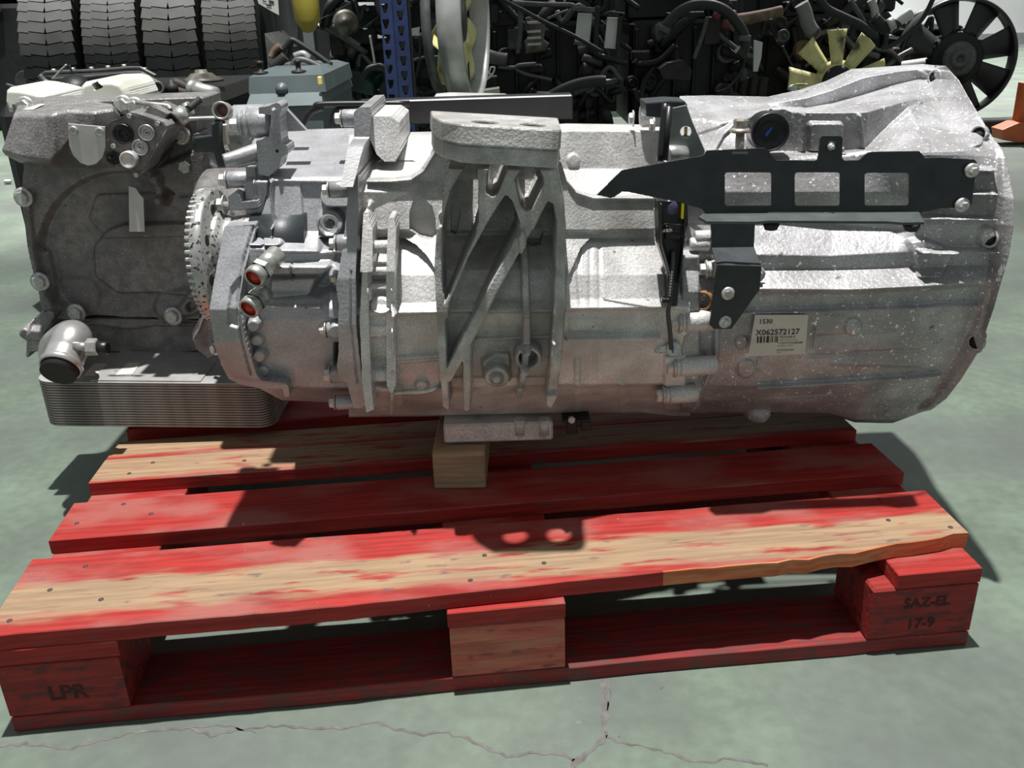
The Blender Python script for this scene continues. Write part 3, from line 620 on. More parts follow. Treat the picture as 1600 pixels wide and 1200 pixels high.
# ---- rear housing
rear_rows = [
 [(446, 203, 1.33), (545, 200, 1.33), (560, 200, 1.33)],
 [(440, 214, 1.31), (545, 212, 1.31), (560, 212, 1.31)],
 [(438, 252, 1.215), (545, 252, 1.21), (560, 252, 1.21)],
 [(420, 276, 1.148), (545, 277, 1.148), (560, 277, 1.148)],
 [(421, 283, 1.143), (545, 285, 1.143), (560, 285, 1.143)],
 [(424, 288, 1.150), (545, 290, 1.150), (560, 290, 1.150)],
 [(400, 362, 1.128), (545, 362, 1.128), (560, 362, 1.128)],
 [(390, 388, 1.085), (470, 390, 1.085), (545, 392, 1.10), (560, 392, 1.115)],
 [(385, 412, 1.082), (545, 415, 1.09), (560, 415, 1.105)],
 [(385, 450, 1.090), (545, 450, 1.10), (560, 450, 1.11)],
 [(385, 478, 1.075), (500, 478, 1.075), (545, 478, 1.085), (560, 478, 1.09)],
 [(380, 500, 1.072), (500, 500, 1.072), (545, 500, 1.08), (560, 500, 1.09)],
 [(380, 570, 1.088), (500, 570, 1.090), (545, 570, 1.092), (560, 570, 1.09)],
 [(400, 604, 1.10), (500, 606, 1.10), (545, 606, 1.10), (560, 606, 1.10)],
 [(440, 625, 1.17), (500, 628, 1.17), (545, 628, 1.17), (560, 628, 1.17)],
 [(450, 626, 1.25), (560, 629, 1.25)]]
rf = [(line([(422, 284), (425, 330), (428, 352), (432, 362)], 1.3), .016, 3), (poly([(424, 290), (468, 290), (473, 360), (428, 364)], 2), .006, 4),
      (line([(484, 272), (540, 272)], 4), .004, 4), (poly([(437, 258), (520, 256), (522, 272), (432, 274)], 2), -.006, 5),
      (circ((515, 350), 21, 22), .014, 4), (circ((515, 350), 15), -.003, 2), (circ((515, 350), 9), -.006, 2),
      (line([(385, 363), (418, 360), (430, 352)], 2), .014, 4), (line([(392, 376), (430, 376)], 11), .018, 8), (line([(415, 364), (416, 390)], 1.2), -.010, 3),
      (line([(400, 423), (520, 422)], 8), .016, 7), (line([(458, 410), (458, 432)], 1.2), -.008, 2.5), (line([(432, 392), (540, 392)], 4), .006, 7),
      (poly([(425, 438), (492, 436), (484, 458), (423, 464)], 2), .012, 5), (poly([(486, 460), (512, 424), (526, 400), (534, 402), (520, 440), (500, 462)], 2), -.008, 7),
      (rect(499, 372, 520, 393, 2), -.03, 3), (rect(523, 536, 534, 568, 2), -.03, 3), (rect(512, 455, 532, 500, 4), .014, 5),
      (line([(400, 478), (500, 480)], 3), .004, 6)]
for x, y in ((395, 510), (400, 534), (404, 558), (408, 582)): rf.append((circ((x, y), 11, 10 if y in (510, 558) else 9), .014 if y in (510, 558) else .008, 4))
for y in (435, 518, 588): rf.append((line([(524, y), (560, y)], 12), .022, 6))
rf.append((line([(516, 308), (560, 308)], 17), .022, 6))
rear = loft('rear_housing', rear_rows, rf, gb, m_rear, 1.6)
# split flange between the rear housing and the main case
sf = [(541, 281), (556, 281), (558, 330), (558, 420), (560, 500), (565, 590), (570, 640), (560, 646), (550, 646), (541, 600), (530, 596), (527, 570), (531, 545), (533, 470), (528, 440), (533, 410), (537, 380)]
relief('joint_flange', sf, [], lambda q: np.interp(q[..., 1], [281, 430, 500, 646], [1.085, 1.045, 1.040, 1.075]), [(line([(551, 420), (552, 500), (558, 600)], 1), -.004, 2)], 1.20, gb, m_rear, step=1.6)
sf2 = [(536, 188), (545, 181), (563, 180), (566, 190), (563, 230), (560, 281), (541, 281), (538, 240)]
relief('joint_flange', sf2, [], lambda q: np.interp(q[..., 1], [181, 230, 234, 281], [1.185, 1.18, 1.13, 1.055]), None, 1.34, gb, m_rear, Yref=1.10, step=1.6)
relief('case_boss', [(566, 190), (578, 184), (610, 184), (622, 192), (625, 236), (618, 250), (602, 250), (590, 240), (578, 215), (568, 205)], [], lambda q: 1.195-.0002*(q[..., 1]-190), None, 1.33, gb, m_case, Yref=1.19, step=1.6, outr=1)
sf3 = [(566, 425), (574, 425), (576, 500), (580, 600), (584, 640), (572, 645), (566, 600), (562, 500)]
relief('case_flange_rib', sf3, [], 1.046, None, 1.15, gb, m_case, step=1.6)
# upright ribs right of the flange
for xs_ in ([(566, 338), (572, 338), (580, 360), (583, 420), (566, 420)], [(606, 345), (613, 345), (617, 360), (618, 600), (612, 612), (606, 600)]):
    relief('casting_rib', xs_, [], lambda q: np.interp(q[..., 1], [338, 420, 600], [1.075, 1.048, 1.055]), None, 1.11, gb, m_case, step=1.5, outr=1)
# end plate (thick flange at the rear of the housing)
ep = [(336, 366), (384, 363), (387, 372), (383, 395), (377, 430), (376, 470), (385, 520), (392, 560), (398, 590), (405, 602), (440, 606), (445, 612), (446, 632), (438, 634), (436, 618), (395, 616), (368, 610), (352, 600), (343, 575), (338, 540), (331, 480), (332, 440)]
relief('end_plate', ep, [], lambda q: np.interp(q[..., 1], [365, 480, 530, 640], [1.10, 1.050, 1.052, 1.085]), [(line([(383, 366), (374, 410), (371, 470), (380, 530), (388, 590)], 1.2), -.006, 2.5), (poly([(362, 452), (371, 440), (372, 506), (360, 502)], 2), -.006, 3), (poly([(350, 700), (330, 560), (350, 560), (362, 596), (460, 610), (460, 700)]), -.003, 8)], lambda q: np.interp(q[..., 1], [365, 420, 480], [1.125, 1.15, 1.2]), gb, m_rear, step=1.6)
# ------------------------------------------------------------------ fittings on the gearbox
def rr(x0, y0, x1, y1, r=4, n=4, sk=0.):       # rounded rectangle in pixels
    P = []
    for cx, cy, a in ((x1-r, y0+r, -90), (x1-r, y1-r, 0), (x0+r, y1-r, 90), (x0+r, y0+r, 180)):
        for k in range(n+1):
            t = math.radians(a+90*k/n); P.append((cx+r*math.cos(t)-sk*(cy+r*math.sin(t)-y0), cy+r*math.sin(t)))
    return P
_bolts = {}
def bolt(parent, px, py, Y, d, rpx, name='bolt', h=None, flange=True, mat=None, rot=.3):
    p = atY(px, py, Y); mb = MB(); mb.hexbolt(p, d, rpx*mpp(Y, py), h, flange, rot); return mb.build(name, mat or m_bolt, parent)
FR = (0, -1, .02); LF = (-1, 0, 0); RT = (1, 0, 0)
GYAW[0] = True
# black sheet bracket with three windows
bracket = relief('sheet_bracket', [(936, 312), (957, 290), (975, 271), (1098, 243), (1104, 235), (1196, 231), (1211, 250), (1272, 251), (1277, 249), (1281, 215), (1284, 212), (1313, 212), (1316, 215), (1315, 246), (1319, 251), (1341, 250), (1354, 239), (1362, 237), (1436, 236), (1446, 247), (1531, 252), (1534, 256), (1526, 322), (1518, 327), (1440, 331), (1430, 339), (1415, 342), (1366, 341), (1352, 335), (1345, 331), (1200, 331), (1190, 340), (1170, 344), (1118, 342), (1104, 336), (1096, 326), (1060, 317), (985, 305), (976, 305), (964, 314), (958, 316)],
    [rect(1132, 269, 1205, 321, 5), rect(1241, 269, 1312, 321, 5), rect(1350, 270, 1420, 321, 5)], lambda q: 1.030 + .0003*np.maximum(0, 1100-q[..., 0])*.6 + .014*smooth01((q[..., 0]-1436)/44),
    [(rect(1294, 222, 1304, 236, 4), .003, 3), (rect(1143, 238, 1168, 252, 2), .0015, 2)], lambda q: 1.033 + .0003*np.maximum(0, 1100-q[..., 0])*.6 + .014*smooth01((q[..., 0]-1436)/44), gb, m_black, Yref=1.032, step=1.6)
a = atY(1098, 334, 1.030); b = atY(1436, 331, 1.030); a2 = atY(1098, 345, 1.002); b2 = atY(1444, 347, 1.004); th = V3((0, 0, -.003))
tp_ = [a, b, b2, b2+(a2-b2)*.10+V3((0, -.003, 0)), b2+(a2-b2)*.16+V3((0, .003, 0)), b2+(a2-b2)*.70+V3((0, .003, 0)), b2+(a2-b2)*.76+V3((0, -.003, 0)), a2+V3((.004, -.003, 0)), a2+V3((-.002, .012, .002))]; nn = len(tp_)
mb = MB(); mb.add(tp_+[p+th for p in tp_], [tuple(range(nn)), tuple(range(nn, 2*nn))[::-1]]+[(i, (i+1) % nn, nn+(i+1) % nn, nn+i) for i in range(nn)]); mb.build('bracket_shelf', M('shelf_lit_tone', (.065, .078, .075), .4, 0, .2, 40), bracket)  # same black coating, made paler: light on the shelf put into its colour
m_rub = M('rubber', (.012, .012, .012), .7, 0, .3, 80)
for x, y in ((1205, 352), (1424, 354)):
    q = atY(x, y, 1.01); mb = MB(); mb.lathe(q+[0, 0, .004], (0, 0, -1), [(.009, 0), (.010, .003), (.0075, .009), (.004, .010)], 16); mb.build('rubber_stud', m_rub, bracket)
# folded strap below the bracket
st = MB(); A = [atY(1111, 345, 1.062), atY(1180, 345, 1.062), atY(1178, 386, 1.060), atY(1112, 387, 1.060), atY(1190, 416, 1.028), atY(1120, 414, 1.028), atY(1187, 452, 1.028), atY(1143, 514, 1.030), atY(1116, 514, 1.030), atY(1109, 507, 1.030)]
nb = [p+np.array([0, .004, -.001]) for p in A]; k = len(A)
F = [(0, 1, 2, 3), (3, 2, 4, 5), (5, 4, 6, 7, 8, 9)]; E_ = [0, 1, 2, 4, 6, 7, 8, 9, 5, 3]
st.add(A+nb, F+[tuple(i+k for i in f[::-1]) for f in F]+[(E_[i], E_[(i+1) % 10], E_[(i+1) % 10]+k, E_[i]+k) for i in range(10)])
strap = st.build('folded_strap', m_black, gb)
def dome(parent, px, py, Y, rpx):
    p = atY(px, py, Y); r = rpx*mpp(Y, py); mb = MB(); mb.lathe(p, FR, [(r, 0), (r, .0018), (r*.93, .0028), (r*.72, .004), (r*.62, .0042)], 24)
    ri = r*.58; mb.hexbolt(p+np.array([0, -.0038, 0]), FR, ri, .006, False, .2); return mb.build('bolt', m_bolt, parent)
dome(bracket, 1518, 266, 1.041, 12); dome(bracket, 1503, 320, 1.041, 12); dome(strap, 1137, 458, 1.028, 11.5); dome(strap, 1132, 502, 1.030, 11.5); dome(bracket, 1298, 229, 1.028, 6)
# tall bolt behind the bracket
q = atY(1156, 236, 1.085); tp = atY(1158, 183, 1.085); mb = MB(); mb.cyl(q+[0, 0, -.02], tp-[0, 0, .014], .0055, n=14); zz = tp[2]-.018
mb.hexbolt((tp[0], tp[1], zz), (0, 0, 1), .0088, .016, True, .2); mb.build('long_bolt', M('rusty_bolt', (.36, .32, .28), .45, .5, .3, 120), gb)
# black inspection plug with a blue paint dab
p = atY(1204, 208, 1.128); r = 32*mpp(1.128, 208); mb = MB(); mb.lathe(p+[0, .03, 0], (0, -1, .03), [(r, 0), (r, .027), (r*.97, .031), (r*.90, .031), (r*.86, .026), (r*.4, .0265), (.0001, .027)], 40); plug = mb.build('inspection_plug', m_plast, gb)
mb = MB(); c0 = atY(1196, 212, 1.1315-.0005); c1 = atY(1206, 199, 1.1315-.0005); mb.tube([c0, (c0+c1)/2, c1], [.0028, .0016], 8, 3); mb.build('paint_dab', M('blue_paint', (.03, .10, .42), .5), plug)
# adapter plates left of the bell
m_gplate = M('grey_green_plate', (.17, .19, .18), .5, .1, .2, 50)
mb = MB()
pixplate('harness_plate', [[(1045, 170), (1073, 164), (1082, 190), (1102, 236), (1098, 246), (1046, 250)], [(1072+9*math.cos(t*PI/9), 206+9*math.sin(t*PI/9)) for t in range(18)]], 1.10, .004, .0008, gb, m_gplate)
pixplate('harness_bracket', [[(1008, 160), (1045, 157), (1070, 158), (1075, 165), (1046, 172), (1044, 186), (1010, 182)]], 1.12, .05, .002, gb, m_black)
mb = MB(); a = atY(1040, 162, 1.09); b = atY(1031, 252, 1.08); mb.tube([a, .5*(a+b), b], .0045, 8, 3); a = atY(1046, 166, 1.085); b = atY(1038, 250, 1.08); mb.tube([a, b], .0045, 8, 1); mb.build('conduit', m_plast, gb)
mb = MB(); a = atY(1072, 198, 1.12); b = atY(1071, 212, 1.12); mb.cyl(b, a, .0022, n=8); mb.hexbolt(b, (0, 0, -1), .005, .004, False); mb.build('bolt', M('brass', (.5, .38, .2), .35, .7), gb)
mb = MB(); a = atY(1040, 240, 1.10); b = atY(1072, 242, 1.10); mb.cylb(a, b, .011, .002, 18); mb.build('solenoid', m_steel, gb)
mb = MB(); mb.tube([atY(1038, 232, 1.088), atY(1042, 238, 1.084), atY(1044, 250, 1.086)], .0035, 8, 3); mb.build('cable_tie', M('white_plastic', (.75, .75, .72), .5), gb)
# connector housing and cable
m_con = m_plast
relief('cable_connector', [(1028, 314), (1074, 316), (1075, 350), (1066, 385), (1064, 420), (1058, 478), (1042, 478), (1044, 430), (1030, 385)], [], 1.045,
       [(line([(1032, 318), (1034, 380), (1048, 430)], 2), .008, 3), (line([(1070, 318), (1066, 385), (1060, 440)], 2.2), .008, 3), (rect(1038, 350, 1064, 372, 3), .006, 3), (line([(1036, 360), (1048, 358)], 2), .008, 2)] + [(line([(1050, y), (1062, y)], .8), .003, 2) for y in (360, 366, 372, 378)], 1.075, gb, m_con, step=1.3)
mb = MB(); mb.lathe(atY(1046, 325, 1.05), (.05, -1, .1), [(.010, 0), (.010, .004), (.003, .006)], 18); mb.build('sensor_face', M('dark_blue_plastic', (.05, .05, .10), .3), gb)
mb = MB(); mb.box(atY(1067, 328, 1.042), (.0035, .006, .022), bev=.001); mb.build('yellow_lock', M('yellow_plastic', (.75, .62, .02), .4), gb)
mb = MB(); mb.tube([atY(1052, 392, 1.042), atY(1050, 430, 1.038), atY(1046, 470, 1.038), atY(1044, 490, 1.04), atY(1047, 520, 1.045), atY(1049, 545, 1.05)], .0030, 8, 5); cab = mb.build('sensor_cable', M('grey_cable', (.05, .05, .05), .5), gb)
mb = MB()
for k in range(9): mb.box(atY(1050-.45*k, 425+4.6*k, 1.034), (.0016, .0012, .0022))
t_ = mb.build('cable_marking', M('white_print', (.6, .6, .6), .6), cab); t_['kind'] = 'stuff'
mb = MB(); mb.box(atY(1041, 468, 1.036), (.012, .010, .006), bev=.001); mb.build('cable_clip', m_plast, gb)
p = atY(1053, 547, 1.056); mb = MB(); mb.lathe(p+[0, .012, 0], (0, -1, .1), [(.0105, 0), (.0105, .010), (.009, .012)], 24); mb.box(p+[-.014, .006, 0], (.022, .005, .011), bev=.002); sens = mb.build('speed_sensor', m_steel, gb)
mb = MB(); mb.box(p+[-.0015, -.0005, .001], (.0022, .0012, .009)); mb.build('paint_dab', MATS['blue_paint'], sens)
bolt(sens, 1028, 547, 1.056, FR, 4.5, flange=False)
# flange bolts with their bosses along the bell joint (heads face left)
for x, y, r, Y, L in ((1064, 507, 11, 1.052, .040), (1056, 578, 10, 1.060, .050), (1039, 622, 9.5, 1.075, .040), (1106, 424, 9, 1.060, .03)):
    p = atY(x, y, Y); R = r*mpp(Y, y); mb = MB(); mb.cylb(p+[.006, .010, 0], p+[.006+L, .014, 0], R*1.6, .002, 24); mb.cylb(p+[.001, .010, 0], p+[.007, .010, 0], R*1.5, .001, 24); bs_ = mb.build('bolt_boss', m_case, gb)
    mb = MB(); mb.hexbolt(p+[.001, .010, 0], LF, R*1.22, R*1.5, True, .25); mb.build('bolt', m_bolt, bs_)
mb = MB(); p = atY(1098, 470, 1.060); mb.lathe(p, (-.6, -1, 0), [(.013, -.006), (.013, .002), (.010, .002), (.010, -.004)], 18, caps=False); mb.build('rusty_bush', M('rust', (.25, .13, .05), .8, .1, .5, 90), gb)
for x, y in ((1092, 371), (1084, 382)):
    p = atY(x, y, 1.085); mb = MB(); mb.cylb(p+[-.006, 0, 0], p+[.02, 0, 0], .009, .002, 14); mb.build('bolt_boss', m_case, gb)
bolt(gb, 1182, 428, 1.06, (-.2, -1, 0), 10, mat=m_bell)
bolt(gb, 990, 185, 1.22, LF, 9); bolt(gb, 1022, 195, 1.20, LF, 9)
for x, y in ((1000, 181), (1034, 190)):
    p = atY(x, y, 1.22); mb = MB(); mb.cylb(p, p+[.03, 0, 0], .015, .003, 18); mb.build('bolt_boss', m_case, gb)
# drain plug under the bell, black clip and bent rod under the case
p = atY(1184, 640, 1.17); mb = MB(); mb.lathe(p, (0, 0, -1), [(.019, -.01), (.019, .008), (.014, .016), (.006, .019), (.0001, .0195)], 24); mb.build('bottom_boss', m_bell, gb)
p = atY(900, 662, 1.165); mb = MB(); mb.box(p+[0, .015, .008], (.040, .05, .0035), bev=.001); mb.box(p+[-.006, 0, -.004], (.016, .006, .022), bev=.001); mb.box(p+[.014, .012, -.001], (.014, .04, .014), bev=.001); clip = mb.build('hose_clip', m_plast, gb)
bolt(clip, 893, 655, 1.155, FR, 6, flange=False)
mb = MB(); mb.tube([atY(614, 604, 1.085), atY(614, 613, 1.072), atY(625, 613, 1.068), atY(660, 612, 1.062), atY(682, 606, 1.062), atY(688, 600, 1.075)], .0032, 8, 4); mb.build('bent_rod', m_steel, gb)
# rear housing bolts
for x, y, r, Y in ((524, 435, 9, 1.072), (507, 517, 9.5, 1.070), (514, 588, 9.5, 1.076), (521, 632, 8, 1.09), (511, 298, 9, 1.10), (531, 186, 9, 1.20), (522, 382, 9, 1.06)):
    p = atY(x, y, Y); R = r*mpp(Y, y); mb = MB(); mb.cylb(p+[.002, .006, 0], p+[.030, .008, 0], R*1.5, .002, 22); bo = mb.build('bolt_boss', m_rear, gb)
    mb = MB(); mb.hexbolt(p+[.002, .006, 0], LF, R, R*1.25, True, .2); mb.build('bolt', m_bolt, bo)
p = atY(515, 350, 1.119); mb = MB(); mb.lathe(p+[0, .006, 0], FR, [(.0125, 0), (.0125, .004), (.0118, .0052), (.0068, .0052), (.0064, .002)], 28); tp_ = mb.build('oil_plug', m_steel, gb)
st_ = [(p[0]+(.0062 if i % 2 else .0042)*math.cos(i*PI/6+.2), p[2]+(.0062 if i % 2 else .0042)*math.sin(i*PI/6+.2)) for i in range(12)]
mb = MB(); mb.add([(x, p[1]+.0012, z) for x, z in st_], [tuple(range(12))]); mb.build('star_recess_shade', M('recess_shade', (.10, .10, .10), .7), tp_)  # flat dark star, the recess's shade painted in
# hydraulic fittings with red caps
m_redcap = M('red_cap', (.50, .03, .015), .35, 0, .2, 60); m_fit = M('fitting_steel', (.40, .41, .38), .35, .6, .25, 120)
for x, y in ((396, 435), (388, 483)):
    p = atY(x, y, 1.022); d = np.array([.36, .88, .30]); d /= np.linalg.norm(d); R = 17*mpp(1.02, y)
    mb = MB(); mb.lathe(p, d, [(R*.78, .001), (R*.80, -.001), (R, 0), (R*1.02, .010), (R*.92, .012), (R*.92, .015)], 28, caps=False)
    mb.hexbolt(p+d*.013, d, R*1.12, .009, False, .3); mb.cyl(p+d*.02, p+d*(.052 if y < 450 else .035), R*.95, n=22); fo = mb.build('hydraulic_fitting', m_fit, gb)
    mb = MB(); mb.lathe(p+d*.004, -d, [(R*.80, 0), (R*.78, .002), (R*.35, .0015), (R*.30, .004), (.0001, .0045)], 24); mb.build('red_cap', m_redcap, fo)
# range-change actuators at the rear top
def cylX(name, x0, x1, y, Y, rpx, mat=m_rear, parent=None, bv=.002, prof=None):
    a = atY(x0, y, Y); b = atY(x1, y, Y); b[2] = a[2]; b[1] = a[1]; mb = MB(); mb.cylb(a, b, rpx*mpp(Y, y), bv, 28); return mb.build(name, mat, parent or gb)
act = cylX('actuator_cylinder', 392, 428, 193, 1.19, 23)
cylX('collar', 382, 393, 193, 1.19, 25, parent=act, bv=.004); cylX('collar', 374, 384, 193, 1.19, 21, parent=act, bv=.004)
mb = MB(); mb.hexbolt(atY(374, 194, 1.19), LF, .0075, .012, False, .2); mb.build('bolt', m_bolt, act)
cylX('actuator_cylinder', 398, 430, 236, 1.17, 19, m_rear); cylX('actuator_body', 362, 425, 208, 1.27, 42, bv=.008)
mb = MB(); mb.tube([atY(350, 252, 1.135), atY(366, 248, 1.14), atY(385, 242, 1.15), atY(405, 236, 1.16)], [.0085, .011], 12, 4); mb.build('actuator_pipe', m_rear, gb)
relief('actuator_flange', [(404, 168), (418, 166), (432, 160), (438, 163), (440, 172), (436, 182), (438, 200), (440, 224), (449, 228), (450, 240), (440, 246), (436, 262), (420, 276), (404, 272), (400, 220), (420, 215), (424, 180), (404, 178)], [circ((433, 236), 2.5)], 1.145, [(line([(428, 172), (428, 200), (432, 225)], 2), .006, 3)], 1.185, gb, m_rear, step=1.4)
for dx in (0, 14):
    a = atY(438, 165, 1.2+dx*.004); mb = MB(); mb.prism([atY(436, 163+dx, 1.2+dx*.004), atY(442, 165+dx, 1.2+dx*.004), atY(478, 204, 1.2+dx*.004), atY(440, 206, 1.2+dx*.004)], (0, .012, 0)); mb.build('bracing_rib', m_rear, gb)
relief('actuator_base', [(384, 262), (425, 262), (428, 276), (422, 285), (420, 300), (405, 362), (392, 362), (388, 330), (386, 300)], [], 1.155, [(line([(398, 262), (404, 300)], 1.5), .006, 3), (poly([(388, 282), (420, 282), (420, 330), (388, 332)], 4), .012, 8)], 1.27, gb, m_rear, step=1.5)
# sensor plug ring and loom at the gap
p = atY(346, 173, 1.20); mb = MB(); mb.lathe(p, (.1, -1, .15), [(.0060, -.02), (.0085, -.018), (.0090, .006), (.0112, .006), (.0115, -.02)], 26, caps=False); rg = mb.build('sensor_socket', m_fit, gb)
mb = MB(); mb.lathe(p+[0, .012, 0], (.1, -1, .15), [(.0088, 0), (.0088, .001), (.0001, .0012)], 20); mb.build('socket_floor', M('pink_plastic', (.35, .14, .13), .5, 0, .3, 100), rg)
mb = MB(); a = atY(298, 183, 1.22); b = atY(342, 186, 1.21); mb.box((a+b)/2, (b[0]-a[0], .012, .004), bev=.001); mb.build('stay_bar', m_steel, gb)
mb = MB(); a = atY(349, 210, 1.23); mb.box(a, (.012, .01, .026), bev=.001); mb.build('terminal_plate', M('cream_plate', (.55, .52, .42), .5), gb)
pixplate('loom_bracket', [[(330, 193), (342, 192), (342, 224), (347, 245), (353, 261), (340, 262), (334, 240), (322, 235), (306, 234), (303, 215), (330, 211)]], 1.20, .02, .002, gb, m_black)
cylX('loom_socket', 304, 330, 224, 1.215, 14, m_plast)
mb = MB(); mb.hexbolt(atY(356, 281, 1.17), LF, .008, .011, True, .3); mb.build('bolt', m_bolt, gb); cylX('bolt_boss', 356, 390, 281, 1.17, 13)
cylX('bolt_boss', 386, 432, 300, 1.165, 18); cylX('stub_pipe', 350, 402, 322, 1.14, 7); mb = MB(); mb.hexbolt(atY(352, 320, 1.14), LF, .0085, .010, True, .3); mb.build('bolt', m_bolt, gb)
relief('sensor_lug', [(356, 308), (366, 300), (374, 305), (378, 316), (402, 314), (405, 324), (360, 328)], [], 1.13, None, 1.16, gb, m_rear, step=1.4)
relief('inner_wall', [(302, 210), (400, 255), (420, 300), (420, 480), (340, 480), (302, 330)], [], 1.42, [(line([(320, 250), (335, 262), (345, 300)], 3), .004, 5)], 1.5, gb, m_ret, step=3)
for y, r in ((386, 10), (424, 7), (449, 5), (480, 13), (520, 10), (585, 12)): cylX('casting_boss', 575, 612, y, 1.068 if y > 400 else 1.075, r, m_case, bv=.001)
mb = MB(); mb.cylb((-.46, 1.40, .46), (-.22, 1.40, .46), .11, .006, 32); mb.build('coupling_housing', m_ret, gb)
# output flange with toothed rim, hub and shaft
m_fl = M('speckled_zinc', (.46, .46, .44), .35, .6, .15, 120, spot=[((.05, .05, .05), 190, .58, .64), ((.30, .22, .12), 90, .70, .76)])
cz = atY(318, 400, 1.14); R = 104*mpp(1.14, 400); xl = float(atY(286, 350, 1.06)[0])
mb = MB(); n = 60
prof = [(R*.93, -.002), (R, .001)]; mb.lathe((xl, 1.14, cz[2]), RT, [(R*.35, .0), (R*.93, -.001), (R*.985, .002), (R*.985, .014), (R*.95, .016), (R*.42, .016), (R*.40, .022)], 64, caps=False)
for k in range(n):
    a = 2*PI*k/n; c = np.array([xl+.001, 1.14+R*.93*math.cos(a), cz[2]+R*.93*math.sin(a)]); mb.box(c, (.011, R*.11, .0046), ax=[(1, 0, 0), (0, math.cos(a), math.sin(a)), (0, -math.sin(a), math.cos(a))], bev=.001)
of = mb.build('output_flange', m_fl, gb)
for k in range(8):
    a = 2*PI*(k+.3)/8; mb = MB(); mb.lathe((xl+.0162, 1.14+R*.74*math.cos(a), cz[2]+R*.74*math.sin(a)), RT, [(.0072, 0), (.0072, .0004)], 16); mb.build('painted_bolt_hole', m_hole_shade, of)  # thin dark discs painted as the shade of the holes, no real depth
mb = MB(); r1 = 58*mpp(1.09, 365); mb.lathe((xl+.016, 1.14, cz[2]+.012), RT, [(r1, 0), (r1*1.02, .006), (r1*.88, .008), (r1*.82, .02), (r1*.86, .035), (r1*.86, .055), (r1*.7, .056)], 48, caps=False); mb.build('flange_hub', m_fl, gb)
mb = MB(); mb.cyl((xl+.06, 1.14, cz[2]+.012), (xl+.13, 1.14, cz[2]+.012), r1*.9, n=40); mb.build('shaft_seal', m_black, gb)
for x, y in ((1461, 121), (1529, 210), (1546, 373), (1524, 535)):
    p, n_ = hit(bell, x, y); d = V3((-.85, -.6, .15)); mb = MB(); mb.lathe(p, d, [(.0118, -.005), (.0112, .0006), (.0092, .0014), (.0085, .0005), (.0085, -.002), (.0001, -.002)], 22); mb.m = 1; mb.lathe(p, d, [(.0084, -.0002), (.0001, -.0001)], 18); mb.build('painted_bolt_hole', m_bell, bell, [m_bell, m_hole_shade])  # metal ring with a dark disc painting the shade within
# type label on the bell
m_lab = M('paper_label', (.60, .56, .50), .65, 0, .06, 30, grime=((.48, .44, .38), 40, .58, .75)); m_prt = M('label_print', (.035, .03, .035), .7)
def labfr(o, xa, ya):
    u = V3(xa)-V3(o); v = V3(ya)-V3(o); lu = np.linalg.norm(u); lv = np.linalg.norm(v); return u/lu, v/lv, lu, lv
YL = 1.056; LB = [atY(x, y, YL+.0006*max(0, (y-494))/10) for x, y in ((1180, 492), (1263, 492), (1258, 553), (1172, 557), (1163, 558), (1164, 552), (1170, 551))]
mb = MB(); k = len(LB); mb.add([p for p in LB]+[p+np.array([0, .0012, 0]) for p in LB], [tuple(range(k)), tuple(range(k, 2*k))[::-1]]+[(i, (i+1) % k, k+(i+1) % k, k+i) for i in range(k)]); lab = mb.build('type_label', m_lab, gb)
o_ = atY(1177, 556, YL+.0036); uX = atY(1260, 553.5, YL+.0036)-o_; uY = atY(1180, 493, YL)-o_; pxm = np.linalg.norm(uX)/83; uX /= np.linalg.norm(uX); uY /= np.linalg.norm(uY)
mb = MB(); tp2 = lambda s, size, x, y, b=0.: text_mesh(s, size*pxm, o_+uX*((x-1177)*pxm)+uY*((556-y)*pxm), uX, uY, mb, .0006, b)
sx = 1177
tp2('1530', 10.5, 1183, 502, .00008); tp2('X062572127', 13.0, 1179, 521, .00014)
tp2('7K7A308 B', 5.2, 1216, 527); tp2('715571G2G2BABE', 5.0, 1214, 537); tp2('A21024214A', 5.0, 1213, 549)
for x, w in ((1181.5, 2.5), (1186, 3.2), (1191.5, 2), (1196, 4), (1202, .8), (1204.5, 1.6), (1209, 1.2), (1211.5, 2.0)):
    a = o_+uX*((x-sx)*pxm)+uY*((556-534)*pxm)-np.cross(uX, uY)*-.0006; mb.add([a, a+uX*w*pxm, a+uX*w*pxm+uY*11*pxm, a+uY*11*pxm], [(0, 1, 2, 3)])
for x0, x1, y in ((1216, 1224, 530.5), (1226, 1244, 530.5), (1214, 1226, 540.5), (1228, 1238, 540.5), (1213, 1220, 552)):
    a = o_+uX*((x0-sx)*pxm)+uY*((556-y)*pxm)+np.cross(uX, uY)*.0006; mb.add([a, a+uX*(x1-x0)*pxm, a+uX*(x1-x0)*pxm+uY*.5*pxm, a+uY*.5*pxm], [(0, 1, 2, 3)])
pr = mb.build('label_print', m_prt, lab); pr['kind'] = 'stuff'
GYAW[0] = False
